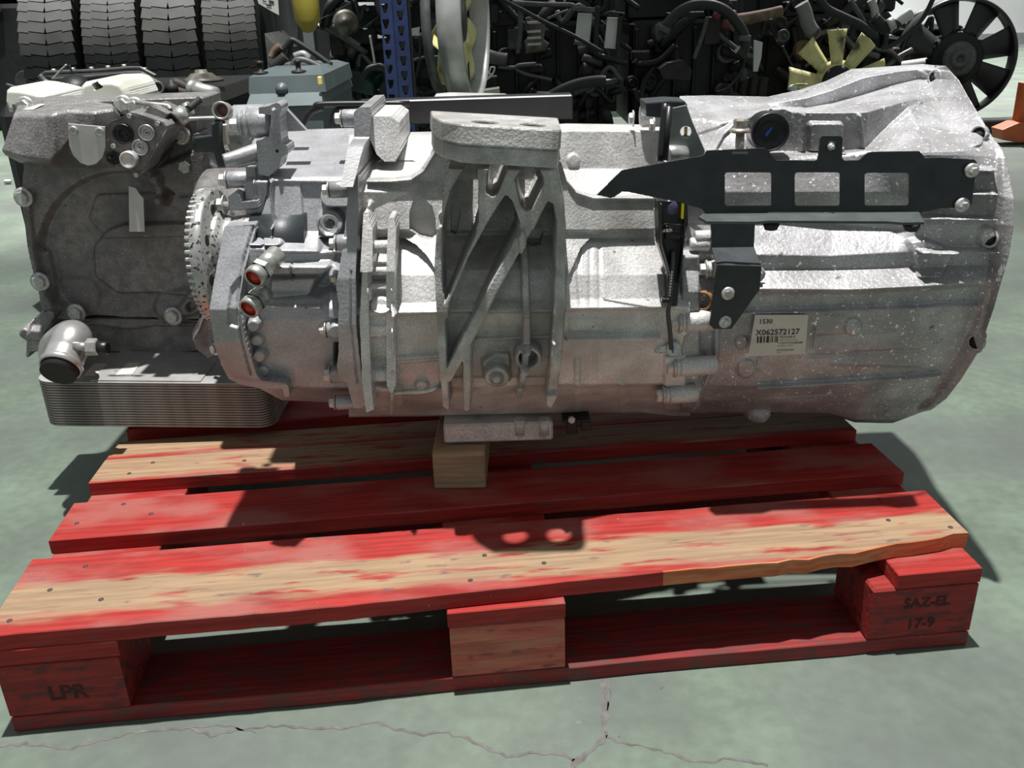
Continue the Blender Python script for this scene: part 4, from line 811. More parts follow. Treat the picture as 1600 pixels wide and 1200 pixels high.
# ------------------------------------------------------------------ hydraulic brake unit at the far left: cover, sump box, ports
cov = [(30, 160), (130, 158), (306, 160), (308, 300), (311, 498), (292, 499), (272, 500), (220, 502), (190, 502), (160, 499), (100, 497), (84, 494), (74, 484), (62, 450), (52, 410), (44, 370), (36, 325), (34, 300), (37, 262)]
covf = [(circ((188, 392), 128, 122), -.020, 10), (circ((196, 396), 100, 96), -.008, 34), (poly([(150, 318), (300, 314), (340, 316), (340, 362), (160, 366), (140, 345)], 10), .005, 5), (poly([(150, 395), (168, 374), (190, 366), (340, 362), (340, 450), (180, 452), (152, 432)], 12), .009, 6),
        (poly([(238, 268), (306, 240), (306, 330), (286, 306), (262, 290), (262, 305), (244, 300)], 4), .012, 8), (line([(250, 275), (252, 312)], 8), .018, 8), (circ((252, 314), 10), .018, 6),
        (line([(96, 470), (118, 470)], 30), .006, 10), (line([(66, 400), (84, 484)], 6), .010, 8), (line([(255, 482), (300, 470)], 20), .008, 10), (line([(42, 300), (52, 400), (72, 480)], 6), .008, 6), (circ((300, 478), 7), -.012, 3)]
cover = relief('brake_cover', cov, [], 1.445, covf, 1.545, gb, m_ret, step=1.8)
for x, y in ((37, 308), (63, 440), (119, 489), (271, 494), (291, 260), (283, 211), (40, 166), (193, 164), (211, 167)): bolt(cover, x, y, 1.438, (-.05, -1, .05), 10.5, h=.010, mat=m_bolt)
mb = MB(); a = atY(22, 160, 1.45); b = atY(322, 157, 1.45); mb.box(((a[0]+b[0])/2, 1.485, a[2]-.008), (b[0]-a[0], .09, .016), bev=.002); mb.build('top_flange', m_ret, gb)
mb = MB(); a = atY(60, 200, 1.5); b = atY(300, 480, 1.5); mb.box(((a[0]+b[0])/2, 1.62, (a[2]+b[2])/2), (abs(b[0]-a[0]), .20, abs(b[2]-a[2])), bev=.006); mb.build('brake_body', m_ret, gb)
# sump box: bevelled hood
m_hood = m_ret
hood_f = [(8, 236, 1.37), (24, 182, 1.39), (60, 186, 1.375), (78, 182, 1.37), (102, 176, 1.375), (150, 178, 1.38), (172, 170, 1.39)]
rows_h = [[(30, 160, 1.445), (60, 160, 1.445), (150, 158, 1.445), (175, 162, 1.445)],
          [(22, 178, 1.38), (40, 177, 1.375), (78, 177, 1.365), (105, 170, 1.37), (150, 172, 1.37), (177, 168, 1.39)],
          [(20, 184, 1.375), (40, 182, 1.37), (78, 182, 1.36), (105, 176, 1.365), (150, 178, 1.365), (178, 174, 1.385)],
          [(3, 235, 1.365), (40, 246, 1.355), (80, 250, 1.35), (92, 238, 1.355), (110, 215, 1.36), (150, 210, 1.365), (178, 190, 1.385)],
          [(8, 242, 1.38), (40, 252, 1.37), (80, 256, 1.365), (92, 250, 1.38), (110, 240, 1.38), (150, 235, 1.39), (178, 212, 1.4)],
          [(30, 254, 1.445), (60, 258, 1.445), (90, 262, 1.445), (150, 262, 1.445), (178, 262, 1.445)]]
hood = loft('sump_hood', rows_h, [(line([(80, 176), (85, 250)], 6), .003, 8)], gb, m_ret, 1.8, backY=1.5, it=3)
mb = MB(); mb.add([atY(x, y, Y)+np.array([0, -.0006, .0008]) for x, y, Y in ((36, 172, 1.396), (63, 163, 1.422), (70, 163, 1.422), (52, 172, 1.393))], [(0, 1, 2, 3)]); a = 0
o = mb.build('paper_sticker', M('white_label', (.75, .74, .72), .6), hood)
# tag plate with two rivets
m_tag = M('bright_tag', (.62, .60, .58), .38, .5, .10, 40, grime=((.45, .43, .42), 20, .5, .7))
tg = pixplate('name_tag', [[(106, 193), (164, 198), (164, 216), (164, 232), (160, 246), (150, 256), (138, 259), (126, 255), (114, 243), (108, 228), (107, 214)]], 1.335, .003, .0008, gb, m_tag)
for x, y in ((115, 204), (156, 206)):
    mb = MB(); mb.lathe(atY(x, y, 1.335), FR, [(.0065, -.001), (.0065, .002), (.004, .003), (.0025, .001)], 18); mb.build('rivet', m_steel, tg)
# port block
pb = relief('port_block', [(168, 200), (172, 190), (196, 181), (202, 175), (212, 176), (256, 190), (262, 196), (262, 204), (240, 240), (232, 262), (220, 275), (211, 275), (205, 262), (186, 254), (170, 246), (166, 236)], [], 1.35, [(dif(poly([(160, 160), (280, 160), (280, 290), (160, 290)]), poly([(172, 202), (176, 193), (200, 184), (250, 195), (256, 202), (236, 238), (226, 262), (214, 268), (206, 256), (184, 250), (170, 240)], 2)), .003, 2.5)], 1.46, gb, m_ret, step=1.5)
def port(x, y, r, mat, ring=True, deep=.004, pin=True):
    p = atY(x, y, 1.349); R = r*mpp(1.35, y); mb = MB(); mb.lathe(p, FR, [(R, -.002), (R, .004), (R*.86, .0045), (R*.80, .001), (R*.35, .0005), (R*.32, .003), (R*.16, .003), (R*.14, -.003), (.0001, -.003)], 26); return mb.build('port', mat, pb)
port(193, 209, 15.5, m_plast); port(230, 207, 12.5, m_steel); port(220, 230, 12.5, m_steel); port(178, 247, 10.5, m_plast)
p = atY(200, 250, 1.335); mb = MB(); mb.lathe(p, FR, [(.0125, -.02), (.0125, .0), (.0115, .002), (.0100, .0022), (.0095, .0012), (.0001, .0012)], 28); mb.build('port_cap', m_tag, pb)
for x, y in ((203, 181), (247, 193), (178, 228), (214, 273)): bolt(pb, x, y, 1.348, FR, 4.2, flange=False, h=.004)
mb = MB(); mb.tube([atY(276, 188, 1.39), atY(290, 175, 1.4)], .013, 12, 1); mb.tube([atY(290, 172, 1.4), atY(298, 168, 1.4)], .010, 12, 1); mb.build('bleed_nipple', m_fit, gb)
mb = MB(); mb.tube([atY(294, 170, 1.39), atY(302, 164, 1.4), atY(311, 156, 1.415)], .0055, 8, 4); mb.build('corrugated_hose', m_rub, gb)
mb = MB(); mb.tube([atY(214, 160, 1.41), atY(235, 163, 1.4), atY(262, 166, 1.4), atY(266, 172, 1.395)], .004, 8, 4); mb.build('top_pipe', m_fit, gb)
relief('wedge_lug', [(225, 175), (235, 165), (262, 178), (256, 188)], [], 1.37, None, 1.44, gb, m_ret, step=1.6)
mb = MB(); mb.tube([atY(277, 218, 1.41), atY(255, 246, 1.4), atY(234, 268, 1.39)], .0018, 6, 3); mb.build('wire', m_plast, gb)
mb = MB(); tq = [atY(x, y, 1.405) for x, y in ((201, 291), (212, 294), (217, 302), (224, 310), (226, 362), (202, 362))]; mb.add(tq+[p+np.array([0, .05, 0]) for p in tq], [tuple(range(6))]+[(i, (i+1) % 6, 6+(i+1) % 6, 6+i) for i in range(6)]); mb = MB(); tq = [atY(x, y, 1.438) for x, y in ((201, 291), (212, 294), (217, 302), (224, 310), (226, 362), (202, 362))]
mb.prism(tq, (0, .001, 0)); mb.build('tape_strip', M('white_tape', (.62, .63, .63), .6), gb)
# ------------------------------------------------------------------ plate oil cooler
m_cool = M('cooler_plates', (.27, .255, .235), .5, .35, .2, 60, grime=((.13, .12, .11), 9, .5, .7), spot=[((.05, .045, .04), 120, .74, .78)])
m_ctop = M('cooler_top', (.40, .40, .385), .5, .4, .15, 30)
YC = 1.33; a = atY(50, 597, YC); b = atY(424, 605, YC); zt_ = float(atY(230, 600, YC)[2]); zb_ = float(atY(240, 668, YC)[2]); xa, xb = float(a[0]), float(b[0])-.004
def rrect(x0, y0, x1, y1, r, n=6): return [(cx-(xa+xb)/2+r*math.cos(math.radians(t+90*k/n)), cy+r*math.sin(math.radians(t+90*k/n))) for cx, cy, t in ((x1-r, y1-r, 0), (x0+r, y1-r, 90), (x0+r, y0+r, 180), (x1-r, y0+r, 270)) for k in range(n+1)]
core = cplate('cooler_core', [rrect(xa+.003, YC+.003, xb-.003, YC+.267, .026)], (((xa+xb)/2, 0, (zt_+zb_)/2), (1, 0, -.045), (0, 1, 0)), zt_-zb_-.002, .001, gb, m_cool)
N_ = 17; dz = (zt_-zb_)/N_; pl0 = None
for k in range(N_):
    z = zb_+dz*(k+.5)
    if pl0 is None: pl0 = cplate('cooler_plate', [rrect(xa, YC, xb, YC+.27, .028)], (((xa+xb)/2, 0, z), (1, 0, -.045), (0, 1, 0)), dz*.72, .0005, gb, m_cool); z0_ = z
    else: o = pl0.copy(); o.name = 'cooler_plate'; COL.objects.link(o); o.location = (0, 0, z-z0_)
cplate('cooler_top_plate', [rrect(xa, YC, xb, YC+.27, .028)], (((xa+xb)/2, 0, zt_+.001), (1, 0, -.045), (0, 1, 0)), .002, .0005, gb, m_ctop)
mb = MB(); x0_ = float(atY(150, 597, 1.35)[0]); x1_ = float(atY(320, 600, 1.35)[0]); mb.box(((x0_+x1_)/2, 1.45, zt_+.0035), (x1_-x0_, .235, .003), ax=[(1, 0, -.045), (0, 1, 0), (.045, 0, 1)]); mb.build('cooler_saddle', m_ctop, gb)
cl = [atZ(x, y, zt_+.0075) for x, y in ((147, 568), (219, 567), (205, 587), (131, 586))]; mb = MB(); mb.prism(cl, (0, 0, -.0012)); cla = mb.build('cooler_label', m_lab, gb)
mb = MB(); o2 = cl[3]; ux_ = cl[2]-cl[3]; uy_ = cl[0]-cl[3]; k_ = np.linalg.norm(ux_); ux_ = ux_/k_; uy_ = uy_/np.linalg.norm(uy_)
for i, (w, y) in enumerate(((.5, .80), (.35, .62), (.62, .45), (.28, .25))):
    p = o2+ux_*k_*.32+uy_*k_*.30*y*1.6+np.array([0, 0, .0004]); mb.add([p, p+ux_*k_*w*.5, p+ux_*k_*w*.5+uy_*.0022, p+uy_*.0022], [(0, 1, 2, 3)])
p_ = mb.build('label_print', m_prt, cla); p_['kind'] = 'stuff'
# housing between cover and cooler, left foot
relief('cooler_mount', [(42, 508), (66, 486), (84, 494), (100, 498), (310, 500), (340, 505), (344, 545), (250, 552), (150, 548), (128, 535), (120, 512), (62, 520), (58, 548), (46, 548)], [], 1.46, [(line([(50, 512), (62, 520), (60, 545)], 10), .03, 8), (line([(100, 505), (160, 505), (200, 512), (240, 506), (320, 506)], 2), .004, 4)], 1.56, gb, m_ret, step=1.8)
relief('cooler_foot', [(300, 520), (310, 500), (318, 490), (332, 496), (345, 520), (346, 550), (325, 560), (306, 545), (302, 532)], [], 1.36, [(line([(303, 530), (312, 515), (320, 495)], 2), .004, 3)], 1.45, gb, m_ret, step=1.6)
for x, y in ((328, 492), (336, 545)): bolt(gb, x, y, 1.35, (-.6, -.8, .1), 7)
# elbow hose stub on the cooler
m_pipe = M('satin_pipe', (.55, .54, .52), .28, .7, .12, 60)
end = atY(94, 576, 1.285); ax = np.array([0, -.87, -.50]); ax[0] = -.05; ax /= np.linalg.norm(ax); Rp = 30.5*mpp(1.285, 576); ctr = [atY(92, 590, 1.39), atY(92, 560, 1.39), atY(92, 543, 1.385), end-ax*.06, end-ax*.03, end]
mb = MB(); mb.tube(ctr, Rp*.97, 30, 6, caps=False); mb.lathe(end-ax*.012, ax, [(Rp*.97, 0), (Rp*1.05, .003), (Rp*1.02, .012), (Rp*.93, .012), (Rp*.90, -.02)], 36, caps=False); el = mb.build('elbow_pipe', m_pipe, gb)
mb = MB(); mb.lathe(end-ax*.030, ax, [(Rp*.885, .040), (Rp*.88, .0), (.0001, .001)], 30); mb.build('bore_shade', m_hole_shade, el)  # dark disc and lining paint the shade inside the pipe
pa = atY(118, 541, 1.30); pm_ = mpp(1.30, 541); pb_ = lambda x: pa+V3(((x-118)*pm_, 0, -(x-118)*pm_*.10))
mb = MB(); mb.cyl(pb_(116), pb_(139), 7*pm_, n=16); mb.build('sensor_stub', m_fit, gb); mb = MB(); mb.hexbolt(pb_(137), RT, 13.5*pm_, 16*pm_, False, .2); mb.build('hex_nut', m_steel, gb); mb = MB(); mb.cylb(pb_(152), pb_(168), 10.5*pm_, .002, 18); mb.build('sensor_cap', m_plast, gb)
relief('cooler_foot', [(42, 512), (50, 502), (70, 490), (84, 494), (68, 518), (63, 548), (43, 548)], [], 1.41, [(poly([(30, 480), (90, 480), (66, 516), (46, 514), (30, 530)]), -.012, 8)], 1.50, gb, m_ret, step=1.5, outr=1)
# black cable duct behind the top of the case
mb = MB(); a = atY(560, 178, 1.43); b = atY(895, 182, 1.43); mb.box(((a[0]+b[0])/2, 1.45, a[2]), (b[0]-a[0], .04, .036), bev=.002); du = mb.build('cable_duct', m_plast, gb)
for pts in ([(480, 182), (492, 168), (510, 163), (640, 162)], [(520, 200), (521, 180), (536, 171), (600, 167), (620, 172), (640, 196)], [(470, 200), (485, 176), (505, 168)]):
    mb = MB(); mb.tube([atY(x, y, 1.36) for x, y in pts], .0045, 8, 5); mb.build('black_pipe', m_plast, gb)
loft('top_cover', [[(678, 152, 1.50), (700, 150, 1.50), (790, 152, 1.50), (808, 162, 1.50)], [(676, 160, 1.46), (700, 157, 1.45), (790, 160, 1.45), (808, 166, 1.46)], [(678, 172, 1.44), (808, 174, 1.44)]], [(poly([(694, 154), (720, 154), (704, 164), (690, 164)]), -.006, 3), (poly([(744, 154), (770, 156), (756, 164), (736, 164)]), -.006, 3)], gb, m_case, 1.6, backY=1.56, zc=(.0, -.01))
GYAW[0] = False
# ------------------------------------------------------------------ hall behind
m_wall = M('pale_wall', (.66, .67, .68), .8, 0, .06, 1.5)
wb = MB(); wb.box((0, 13.1, 3.2), (30, .2, 6.6)); w_ = wb.build('wall_back', m_wall); w_['kind'] = 'structure'
mb = MB(); mb.box((0, 12.97, .07), (30, .05, .14)); w_ = mb.build('baseboard_back', M('skirting', (.25, .26, .26), .7)); w_['kind'] = 'structure'
# tyres standing on the floor
m_tyre = M('tyre_rubber', (.045, .047, .044), .75, 0, .35, 9, grime=((.065, .062, .055), 6, .5, .75)); m_side = M('sidewall_rubber', (.016, .017, .017), .6, 0, .2, 15)
def tyre(px, Y, label, yaw, lean=0., R=.50, w=.225, nb=64, seed=0):
    c = atY(px, 60, Y); t = thing('truck_tyre', label, 'tyre', (c[0], Y+.5, 0), 'truck tyres in a row')
    hw = w/2; P = [(.29, -hw*.8), (.36, -hw*1.02), (.44, -hw*1.08), (R-.022, -hw*.98), (R-.014, -hw*.9), (R-.010, 0), (R-.014, hw*.9), (R-.022, hw*.98), (.44, hw*1.08), (.36, hw*1.02), (.29, hw*.8)]
    mb = MB(); mb.lathe((0, 0, R), (1, 0, 0), P, 64, caps=False); mb.lathe((0, 0, R), (1, 0, 0), P[:1]+P[-1:], 40, caps=False); a = mb.build('sidewall', m_side); 
    mb = MB(); cols = [(-.80, .25), (-.33, .40), (0, .001), (.33, .40), (.80, .25)]
    for k in range(nb):
        for j, (u, ww) in enumerate(cols):
            if ww < .01: continue
            an = 2*PI*(k+(.35*abs(u) if j % 2 else .1)+.3*(seed % 3))/nb; rad = R-.006-(.008 if abs(u) > .8 else 0); tl = .16*(1 if u < 0 else -1)*(abs(u) > .1)
            d = np.array([0, math.cos(an), math.sin(an)]); tg_ = np.array([0, -math.sin(an), math.cos(an)]); xx = np.array([1., 0, 0])
            x2 = xx*math.cos(tl)+tg_*math.sin(tl); t2 = tg_*math.cos(tl)-xx*math.sin(tl)
            mb.box(np.array([u*hw, 0, R])+d*rad, (hw*ww*1.62, .022, 2*PI*R/nb*.90), ax=[x2, d, t2])
    b = mb.build('tread_blocks', m_tyre); b['kind'] = 'stuff'
    for o in (a, b): o.parent = t
    t.rotation_euler = (0, lean, yaw); return t
tyre(42, 4.25, 'leftmost truck tyre with wide worn tread at the left edge of the picture', .14, 0, seed=0)
tyre(142, 4.22, 'second truck tyre from the left, closely grooved tread', .14, 0, nb=84, seed=1)
tyre(238, 4.24, 'third truck tyre from the left, smooth worn tread', .14, 0, nb=58, seed=2)
tyre(333, 4.22, 'rightmost truck tyre in the row beside the hanging white sheet', .14, 0, nb=84, seed=1)
# materials of the machines
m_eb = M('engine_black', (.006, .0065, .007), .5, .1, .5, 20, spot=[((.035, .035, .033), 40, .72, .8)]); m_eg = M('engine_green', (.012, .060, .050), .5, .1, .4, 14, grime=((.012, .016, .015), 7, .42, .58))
m_hose = M('hose_rubber', (.011, .012, .012), .55, 0, .3, 30); m_dal = M('dirty_alu', (.14, .13, .105), .5, .4, .4, 30, grime=((.04, .035, .03), 14, .45, .62)); m_gst = M('grey_steel', (.085, .088, .086), .5, .3, .3, 30)
m_rb = M('rust_brown', (.16, .11, .075), .8, .1, .4, 30); m_cream = M('cream_block', (.42, .42, .34), .6, 0, .15, 20); m_white = M('white_panel', (.55, .56, .53), .6, 0, .1, 12)
m_yel = M('fan_yellow', (.58, .54, .24), .5, 0, .2, 14, grime=((.03, .03, .02), 9, .60, .72)); m_fblk = M('fan_black', (.020, .021, .022), .5, 0, .25, 20)
m_cast = M('dark_cast', (.024, .023, .021), .6, .3, .4, 25)
rnd = random.Random(11)
def eng(label, x0, x1, Y, ytop, mat, seed, name='engine', dep=.7, n=26, group=None, hoses=7):
    """a truck engine standing on the floor: block, head, covers, sump, pulleys, brackets, pipes and hoses"""
    rnd = random.Random(seed); a = atY(x0, 100, Y); b = atY(x1, 100, Y); zt = float(atY((x0+x1)/2, ytop, Y)[2]); w = b[0]-a[0]; cx = (a[0]+b[0])/2
    t = thing(name, label, 'engine', (cx, Y+dep/2, 0), group)
    mb = MB(); mb.box((cx, Y+dep/2, zt*.42), (w*.86, dep*.8, zt*.58), bev=.02)
    for k in range(6): mb.box((cx-w*.38+w*.152*k, Y+dep*.1-.01, zt*.42), (.018, .04, zt*.5), bev=.004)
    mb.build('engine_block', mat, t)
    mb = MB(); mb.box((cx, Y+dep/2, zt*.79), (w*.92, dep*.7, zt*.16), bev=.015); mb.build('cylinder_head', mat, t)
    mb = MB(); mb.box((cx, Y+dep/2, zt*.94), (w*.8, dep*.55, zt*.13), bev=.03); mb.build('valve_cover', m_eb, t)
    mb = MB(); mb.box((cx, Y+dep/2, .11), (w*.6, dep*.6, .2), bev=.03); mb.build('oil_sump', m_eb, t)
    F = Y+dep*.06
    for k in range(n):
        x = cx+rnd.uniform(-.46, .46)*w; z = rnd.uniform(.18, zt*.98); c = np.array([x, F-rnd.uniform(0, .10), z]); u = rnd.random(); m = rnd.choice([mat, m_eb, m_eb, m_cast, m_cast, m_gst])
        mb = MB()
        if u < .30:
            r = rnd.uniform(.02, .06); mb.lathe(c, (rnd.uniform(-.4, .4), -1, rnd.uniform(-.1, .3)), [(r*.8, -.05), (r, -.04), (r, 0), (r*.9, .006), (r*.55, .006), (r*.5, -.002), (r*.2, -.002), (.0001, .004)], 20); nm = 'pulley'
        elif u < .52:
            mb.box(c, (rnd.uniform(.04, .12), .08, rnd.uniform(.04, .12)), bev=.008)
            for q in (-1, 1): mb.cyl(c+[q*.015, -.04, .01], c+[q*.015, -.052, .01], .007, n=8)
            nm = 'housing'
        elif u < .78:
            d = np.array([rnd.uniform(-.12, .12), 0, rnd.uniform(-.12, .12)]); r = rnd.uniform(.012, .03); mb.tube([c-d, c+[0, -.04, .02], c+d], r, 10, 4); nm = 'pipe'
        else:
            d = rnd.uniform(.05, .1); mb.cylb(c, c+[d*rnd.choice((-1, 1)), -.01, d*.3], rnd.uniform(.018, .04), .004, 16); nm = 'canister'
        mb.build(nm, m, t)
    for k in range(hoses):
        x = cx+rnd.uniform(-.45, .3)*w; z = rnd.uniform(.25, zt); p = np.array([x, F-.10, z]); P = [p]
        for j in range(3): P.append(P[-1]+np.array([rnd.uniform(.02, .16)*w, rnd.uniform(-.03, .03), rnd.uniform(-.12, .12)]))
        mb = MB(); mb.tube(P, rnd.uniform(.006, .018), 8, 5); mb.build('hose', rnd.choice([m_hose, m_hose, m_gst, m_eb]), t)
    return t
def ptube(parent, name, pts, Y, r, mat, n=10):
    mb = MB(); mb.tube([atY(x, y, Y+(p[2] if len(p) > 2 else 0)) for p in pts for x, y in [p[:2]]], r, n, 5); return mb.build(name, mat, parent)
def pplate(parent, name, poly_, Y, t, mat): return pixplate(name, [poly_], Y, t, min(.003, t*.3), parent, mat)
# green engine behind the rack post
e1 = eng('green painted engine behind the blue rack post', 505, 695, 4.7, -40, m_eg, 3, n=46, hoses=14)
for pl in ([(500, 30), (548, 3), (552, 22), (520, 24)], [(668, 30), (680, 32), (678, 75), (664, 80)], [(690, 62), (705, 66), (700, 96), (676, 100)], [(520, 108), (560, 112), (582, 132), (584, 150), (548, 142)]): pplate(e1, 'housing', pl, 4.58, .08, m_eg)
pplate(e1, 'paper_note', [(636, 46), (656, 42), (654, 60), (636, 58)], 4.55, .003, m_white); pplate(e1, 'paper_note', [(638, 132), (648, 131), (648, 143), (639, 144)], 4.55, .003, M('pale_blue', (.35, .42, .60), .6))
mb = MB(); p = atY(540, 36, 4.5); mb.lathe(p, (.1, -1, .1), [(.05, -.06), (.06, -.04), (.06, 0), (.045, .015), (.02, .015), (.018, .03), (.0001, .03)], 20); mb.build('alternator', m_dal, e1)
mb = MB(); p = atY(683, 131, 4.4); mb.lathe(p, (.2, -1, 0), [(.022, -.02), (.026, 0), (.02, .006), (.0001, .007)], 18); mb.build('orange_cap', M('orange_plastic', (.42, .06, .03), .5), e1)
ptube(e1, 'hose', [(640, 58), (655, 60), (655, 95), (648, 130), (648, 160)], 4.5, .006, m_hose); ptube(e1, 'hose', [(636, 98), (660, 90), (690, 89)], 4.5, .007, m_gst); ptube(e1, 'hose', [(520, 40), (545, 60), (562, 72)], 4.5, .012, m_gst)
ptube(e1, 'hose', [(600, 158), (598, 140), (605, 125), (598, 105), (576, 108), (566, 125)], 4.45, .016, m_hose); ptube(e1, 'hose', [(578, 55), (584, 90), (586, 105)], 4.45, .005, m_white)
# blue rack post with slotted faces
m_blue = M('rack_blue', (.014, .028, .085), .5, .1, .25, 12)
rk = thing('rack_post', 'dark blue perforated steel rack upright standing behind the gearbox', 'rack post', (atY(617, 80, 3.4)[0], 3.4, 0))
a = float(atY(599, 80, 3.4)[0]); m_ = float(atY(617, 80, 3.4)[0]); b = float(atY(639, 80, 3.4)[0])
def slots(x0, x1, z0, z1, st, hole): 
    r = []; z = z0
    while z < z1: r.append(hole((x0+x1)/2, z)); z += st
    return r
tear = lambda x, z: [(x-.011, z+.016), (x+.011, z+.016), (x+.010, z+.004), (x+.004, z-.016), (x-.004, z-.016), (x-.010, z+.004)]
fa = cplate('front_face', [[(0, .001), (m_-a-.004, .001), (m_-a-.004, 1.35), (0, 1.35)]]+slots(0, m_-a-.006, .12, 1.3, .05, tear), ((a, 3.40, 0), (1, 0, 0), (0, 0, 1)), .003, .0008, rk, m_blue)
mb = MB(); mb.box(((m_-.002), 3.415, .675), (.006, .036, 1.348)); mb.build('fold', m_blue, rk)
cplate('side_face', [[(0, .001), (b-m_, .001), (b-m_, 1.35), (0, 1.35)]]+slots(0, b-m_, .145, 1.3, .05, tear), ((m_, 3.425, 0), (1, .35, 0), (0, 0, 1)), .003, .0008, rk, m_blue)
mb = MB(); mb.box((m_+.01, 3.50, .675), (b-a, .004, 1.348)); mb.build('rear_face', m_eb, rk)
# fan shroud ring with a yellow fan inside, seen from the side
def fanblades(parent, c, ax, r0, r1, n, wid, mat, tw=.5, a0=0., name='fan_blade', th=.006):
    d, u, w = frame(ax); c = V3(c)
    for k in range(n):
        a = a0+2*PI*k/n; e = u*math.cos(a)+w*math.sin(a); s = -u*math.sin(a)+w*math.cos(a); vs = []
        for i in range(7):
            t = i/6; r = r0+(r1-r0)*t; hw = wid*(.62+.38*t)*.5; an = tw*(1-.35*t); cam = .10*wid
            for j in range(5):
                q = (j/4*2-1); p = c+e*r+s*math.cos(an)*q*hw+d*(math.sin(an)*q*hw+cam*(1-q*q)); vs.append(p)
        m = len(vs); vs2 = [p-d*th for p in vs]; F = []
        for i in range(6):
            for j in range(4):
                q0 = i*5+j; F += [(q0, q0+1, q0+6, q0+5), (m+q0+5, m+q0+6, m+q0+1, m+q0)]
        bd = [(i*5, i*5+5) for i in range(6)][::-1]
        for i in range(6): F += [(i*5, (i+1)*5, m+(i+1)*5, m+i*5), ((i+1)*5+4, i*5+4, m+i*5+4, m+(i+1)*5+4)]
        for j in range(4): F += [(j+1, j, m+j, m+j+1), (30+j, 30+j+1, m+30+j+1, m+30+j)]
        mb = MB(); mb.add(vs+vs2, F, True); mb.build(name, mat, parent)
m_sil = M('silver_ring', (.42, .43, .41), .35, .6, .15, 20)
c = atY(724, 30, 3.2); Rr = 122*mpp(3.2, 60); rg = thing('cooling_fan', 'silver shroud ring seen edge on with a yellow fan inside', 'fan', (c[0], 3.2, 0))
axr = V3((1, -.16, 0)); axr /= np.linalg.norm(axr); mb = MB(); mb.lathe(c-axr*.035, axr, [(Rr*.93, 0), (Rr, .002), (Rr*1.01, .03), (Rr*1.01, .075), (Rr*.97, .08), (Rr*.95, .07), (Rr*.92, .01)], 72, caps=False); mb.build('shroud_ring', m_sil, rg)
mb = MB(); mb.lathe(c-axr*.085, axr, [(Rr*.90, 0), (Rr*.93, .0), (Rr*.94, .03), (Rr*.90, .03)], 72, caps=False); mb.build('rear_ring', m_gst, rg)
mb = MB(); mb.lathe(c-axr*.06, axr, [(.0001, 0), (.07, 0), (.075, .02), (.07, .06), (.0001, .06)], 26); mb.build('fan_hub', m_eb, rg); fanblades(rg, c-axr*.03, axr, .06, Rr*.86, 9, .16, m_yel, .7, .2)
mb = MB(); mb.box((c[0], 3.2, .13), (.5, .3, .26), bev=.02); mb.box((c[0]-.02, 3.30, .40), (.06, .06, .5), bev=.008); mb.build('stand', m_eb, rg)
# black engines in the middle
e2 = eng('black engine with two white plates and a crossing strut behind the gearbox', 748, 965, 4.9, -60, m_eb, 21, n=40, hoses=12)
pplate(e2, 'white_plate', [(903, 20), (926, 22), (921, 70), (898, 65)], 4.72, .01, m_white); pplate(e2, 'white_plate', [(949, 27), (967, 28), (962, 77), (944, 75)], 4.72, .01, m_white)
for pl in ([(895, 16), (903, 10), (930, 12), (930, 20), (902, 18)], [(898, 64), (921, 70), (921, 74), (896, 70)], [(930, 10), (938, 10), (934, 84), (927, 82)], [(944, 22), (952, 17), (976, 20), (976, 26), (950, 25)], [(967, 20), (974, 22), (968, 80), (962, 78)]): pplate(e2, 'plate_frame', pl, 4.70, .02, m_gst if pl[0][0] < 900 else m_eb)
pplate(e2, 'alternator_case', [(822, 28), (842, 24), (852, 40), (850, 62), (858, 68), (852, 80), (838, 82), (822, 84), (820, 66), (826, 58), (821, 48)], 4.68, .12, m_dal)
for y in (34, 48, 58, 68): pplate(e2, 'cooling_rib', [(823, y), (845, y-2), (846, y+3), (824, y+4)], 4.665, .02, m_sil)
pplate(e2, 'grey_upright', [(808, 0), (817, 0), (818, 45), (812, 84), (806, 84), (810, 50)], 4.7, .03, m_gst)
ptube(e2, 'strut', [(782, -2), (815, 15), (850, 34), (900, 58), (942, 82)], 4.55, .010, m_hose); ptube(e2, 'pipe', [(800, 4), (850, 7), (892, 8), (896, 14)], 4.65, .012, m_gst); ptube(e2, 'hose', [(856, 153), (880, 140), (905, 131), (930, 127), (946, 127)], 4.4, .026, m_hose, 14); ptube(e2, 'hose', [(838, 151), (855, 152), (872, 160), (884, 168)], 4.35, .024, m_hose, 14)
ptube(e2, 'bracket_arm', [(778, 104), (802, 106), (812, 102), (838, 100)], 4.6, .010, m_gst); ptube(e2, 'bracket_arm', [(806, 108), (822, 116), (850, 122), (862, 125)], 4.6, .008, m_gst); ptube(e2, 'stub', [(755, 84), (772, 90), (792, 93)], 4.6, .03, m_gst, 14); ptube(e2, 'pipe', [(855, 30), (872, 22), (888, 16)], 4.6, .007, m_dal)
P_ = []; 
for k in range(7): t_ = math.radians(92-k*15); P_.append((745+30*math.cos(t_)*1.0, 104+24*math.sin(t_)))
mb = MB(); 
for o_ in (0, .016): mb.tube([atY(745+(28-o_*400)*math.cos(math.radians(92-k*15)), 104+(24-o_*380)*math.sin(math.radians(92-k*15)), 4.5) for k in range(7)], .0045, 6, 2)
for k in range(0, 7, 2):
    t_ = math.radians(92-k*15); mb.tube([atY(745+28*math.cos(t_), 104+24*math.sin(t_), 4.5), atY(745+21.6*math.cos(t_), 104+18*math.sin(t_), 4.5)], .004, 6, 1)
mb.build('slotted_bracket', m_white, e2); pplate(e2, 'cream_block', [(738, 143), (752, 142), (780, 138), (781, 147), (770, 150), (768, 156), (738, 156)], 4.4, .10, m_cream); pplate(e2, 'timber_wedge', [(876, 154), (890, 150), (892, 168), (884, 168)], 4.4, .04, M('pale_timber', (.40, .30, .16), .8, 0, .2, 20))
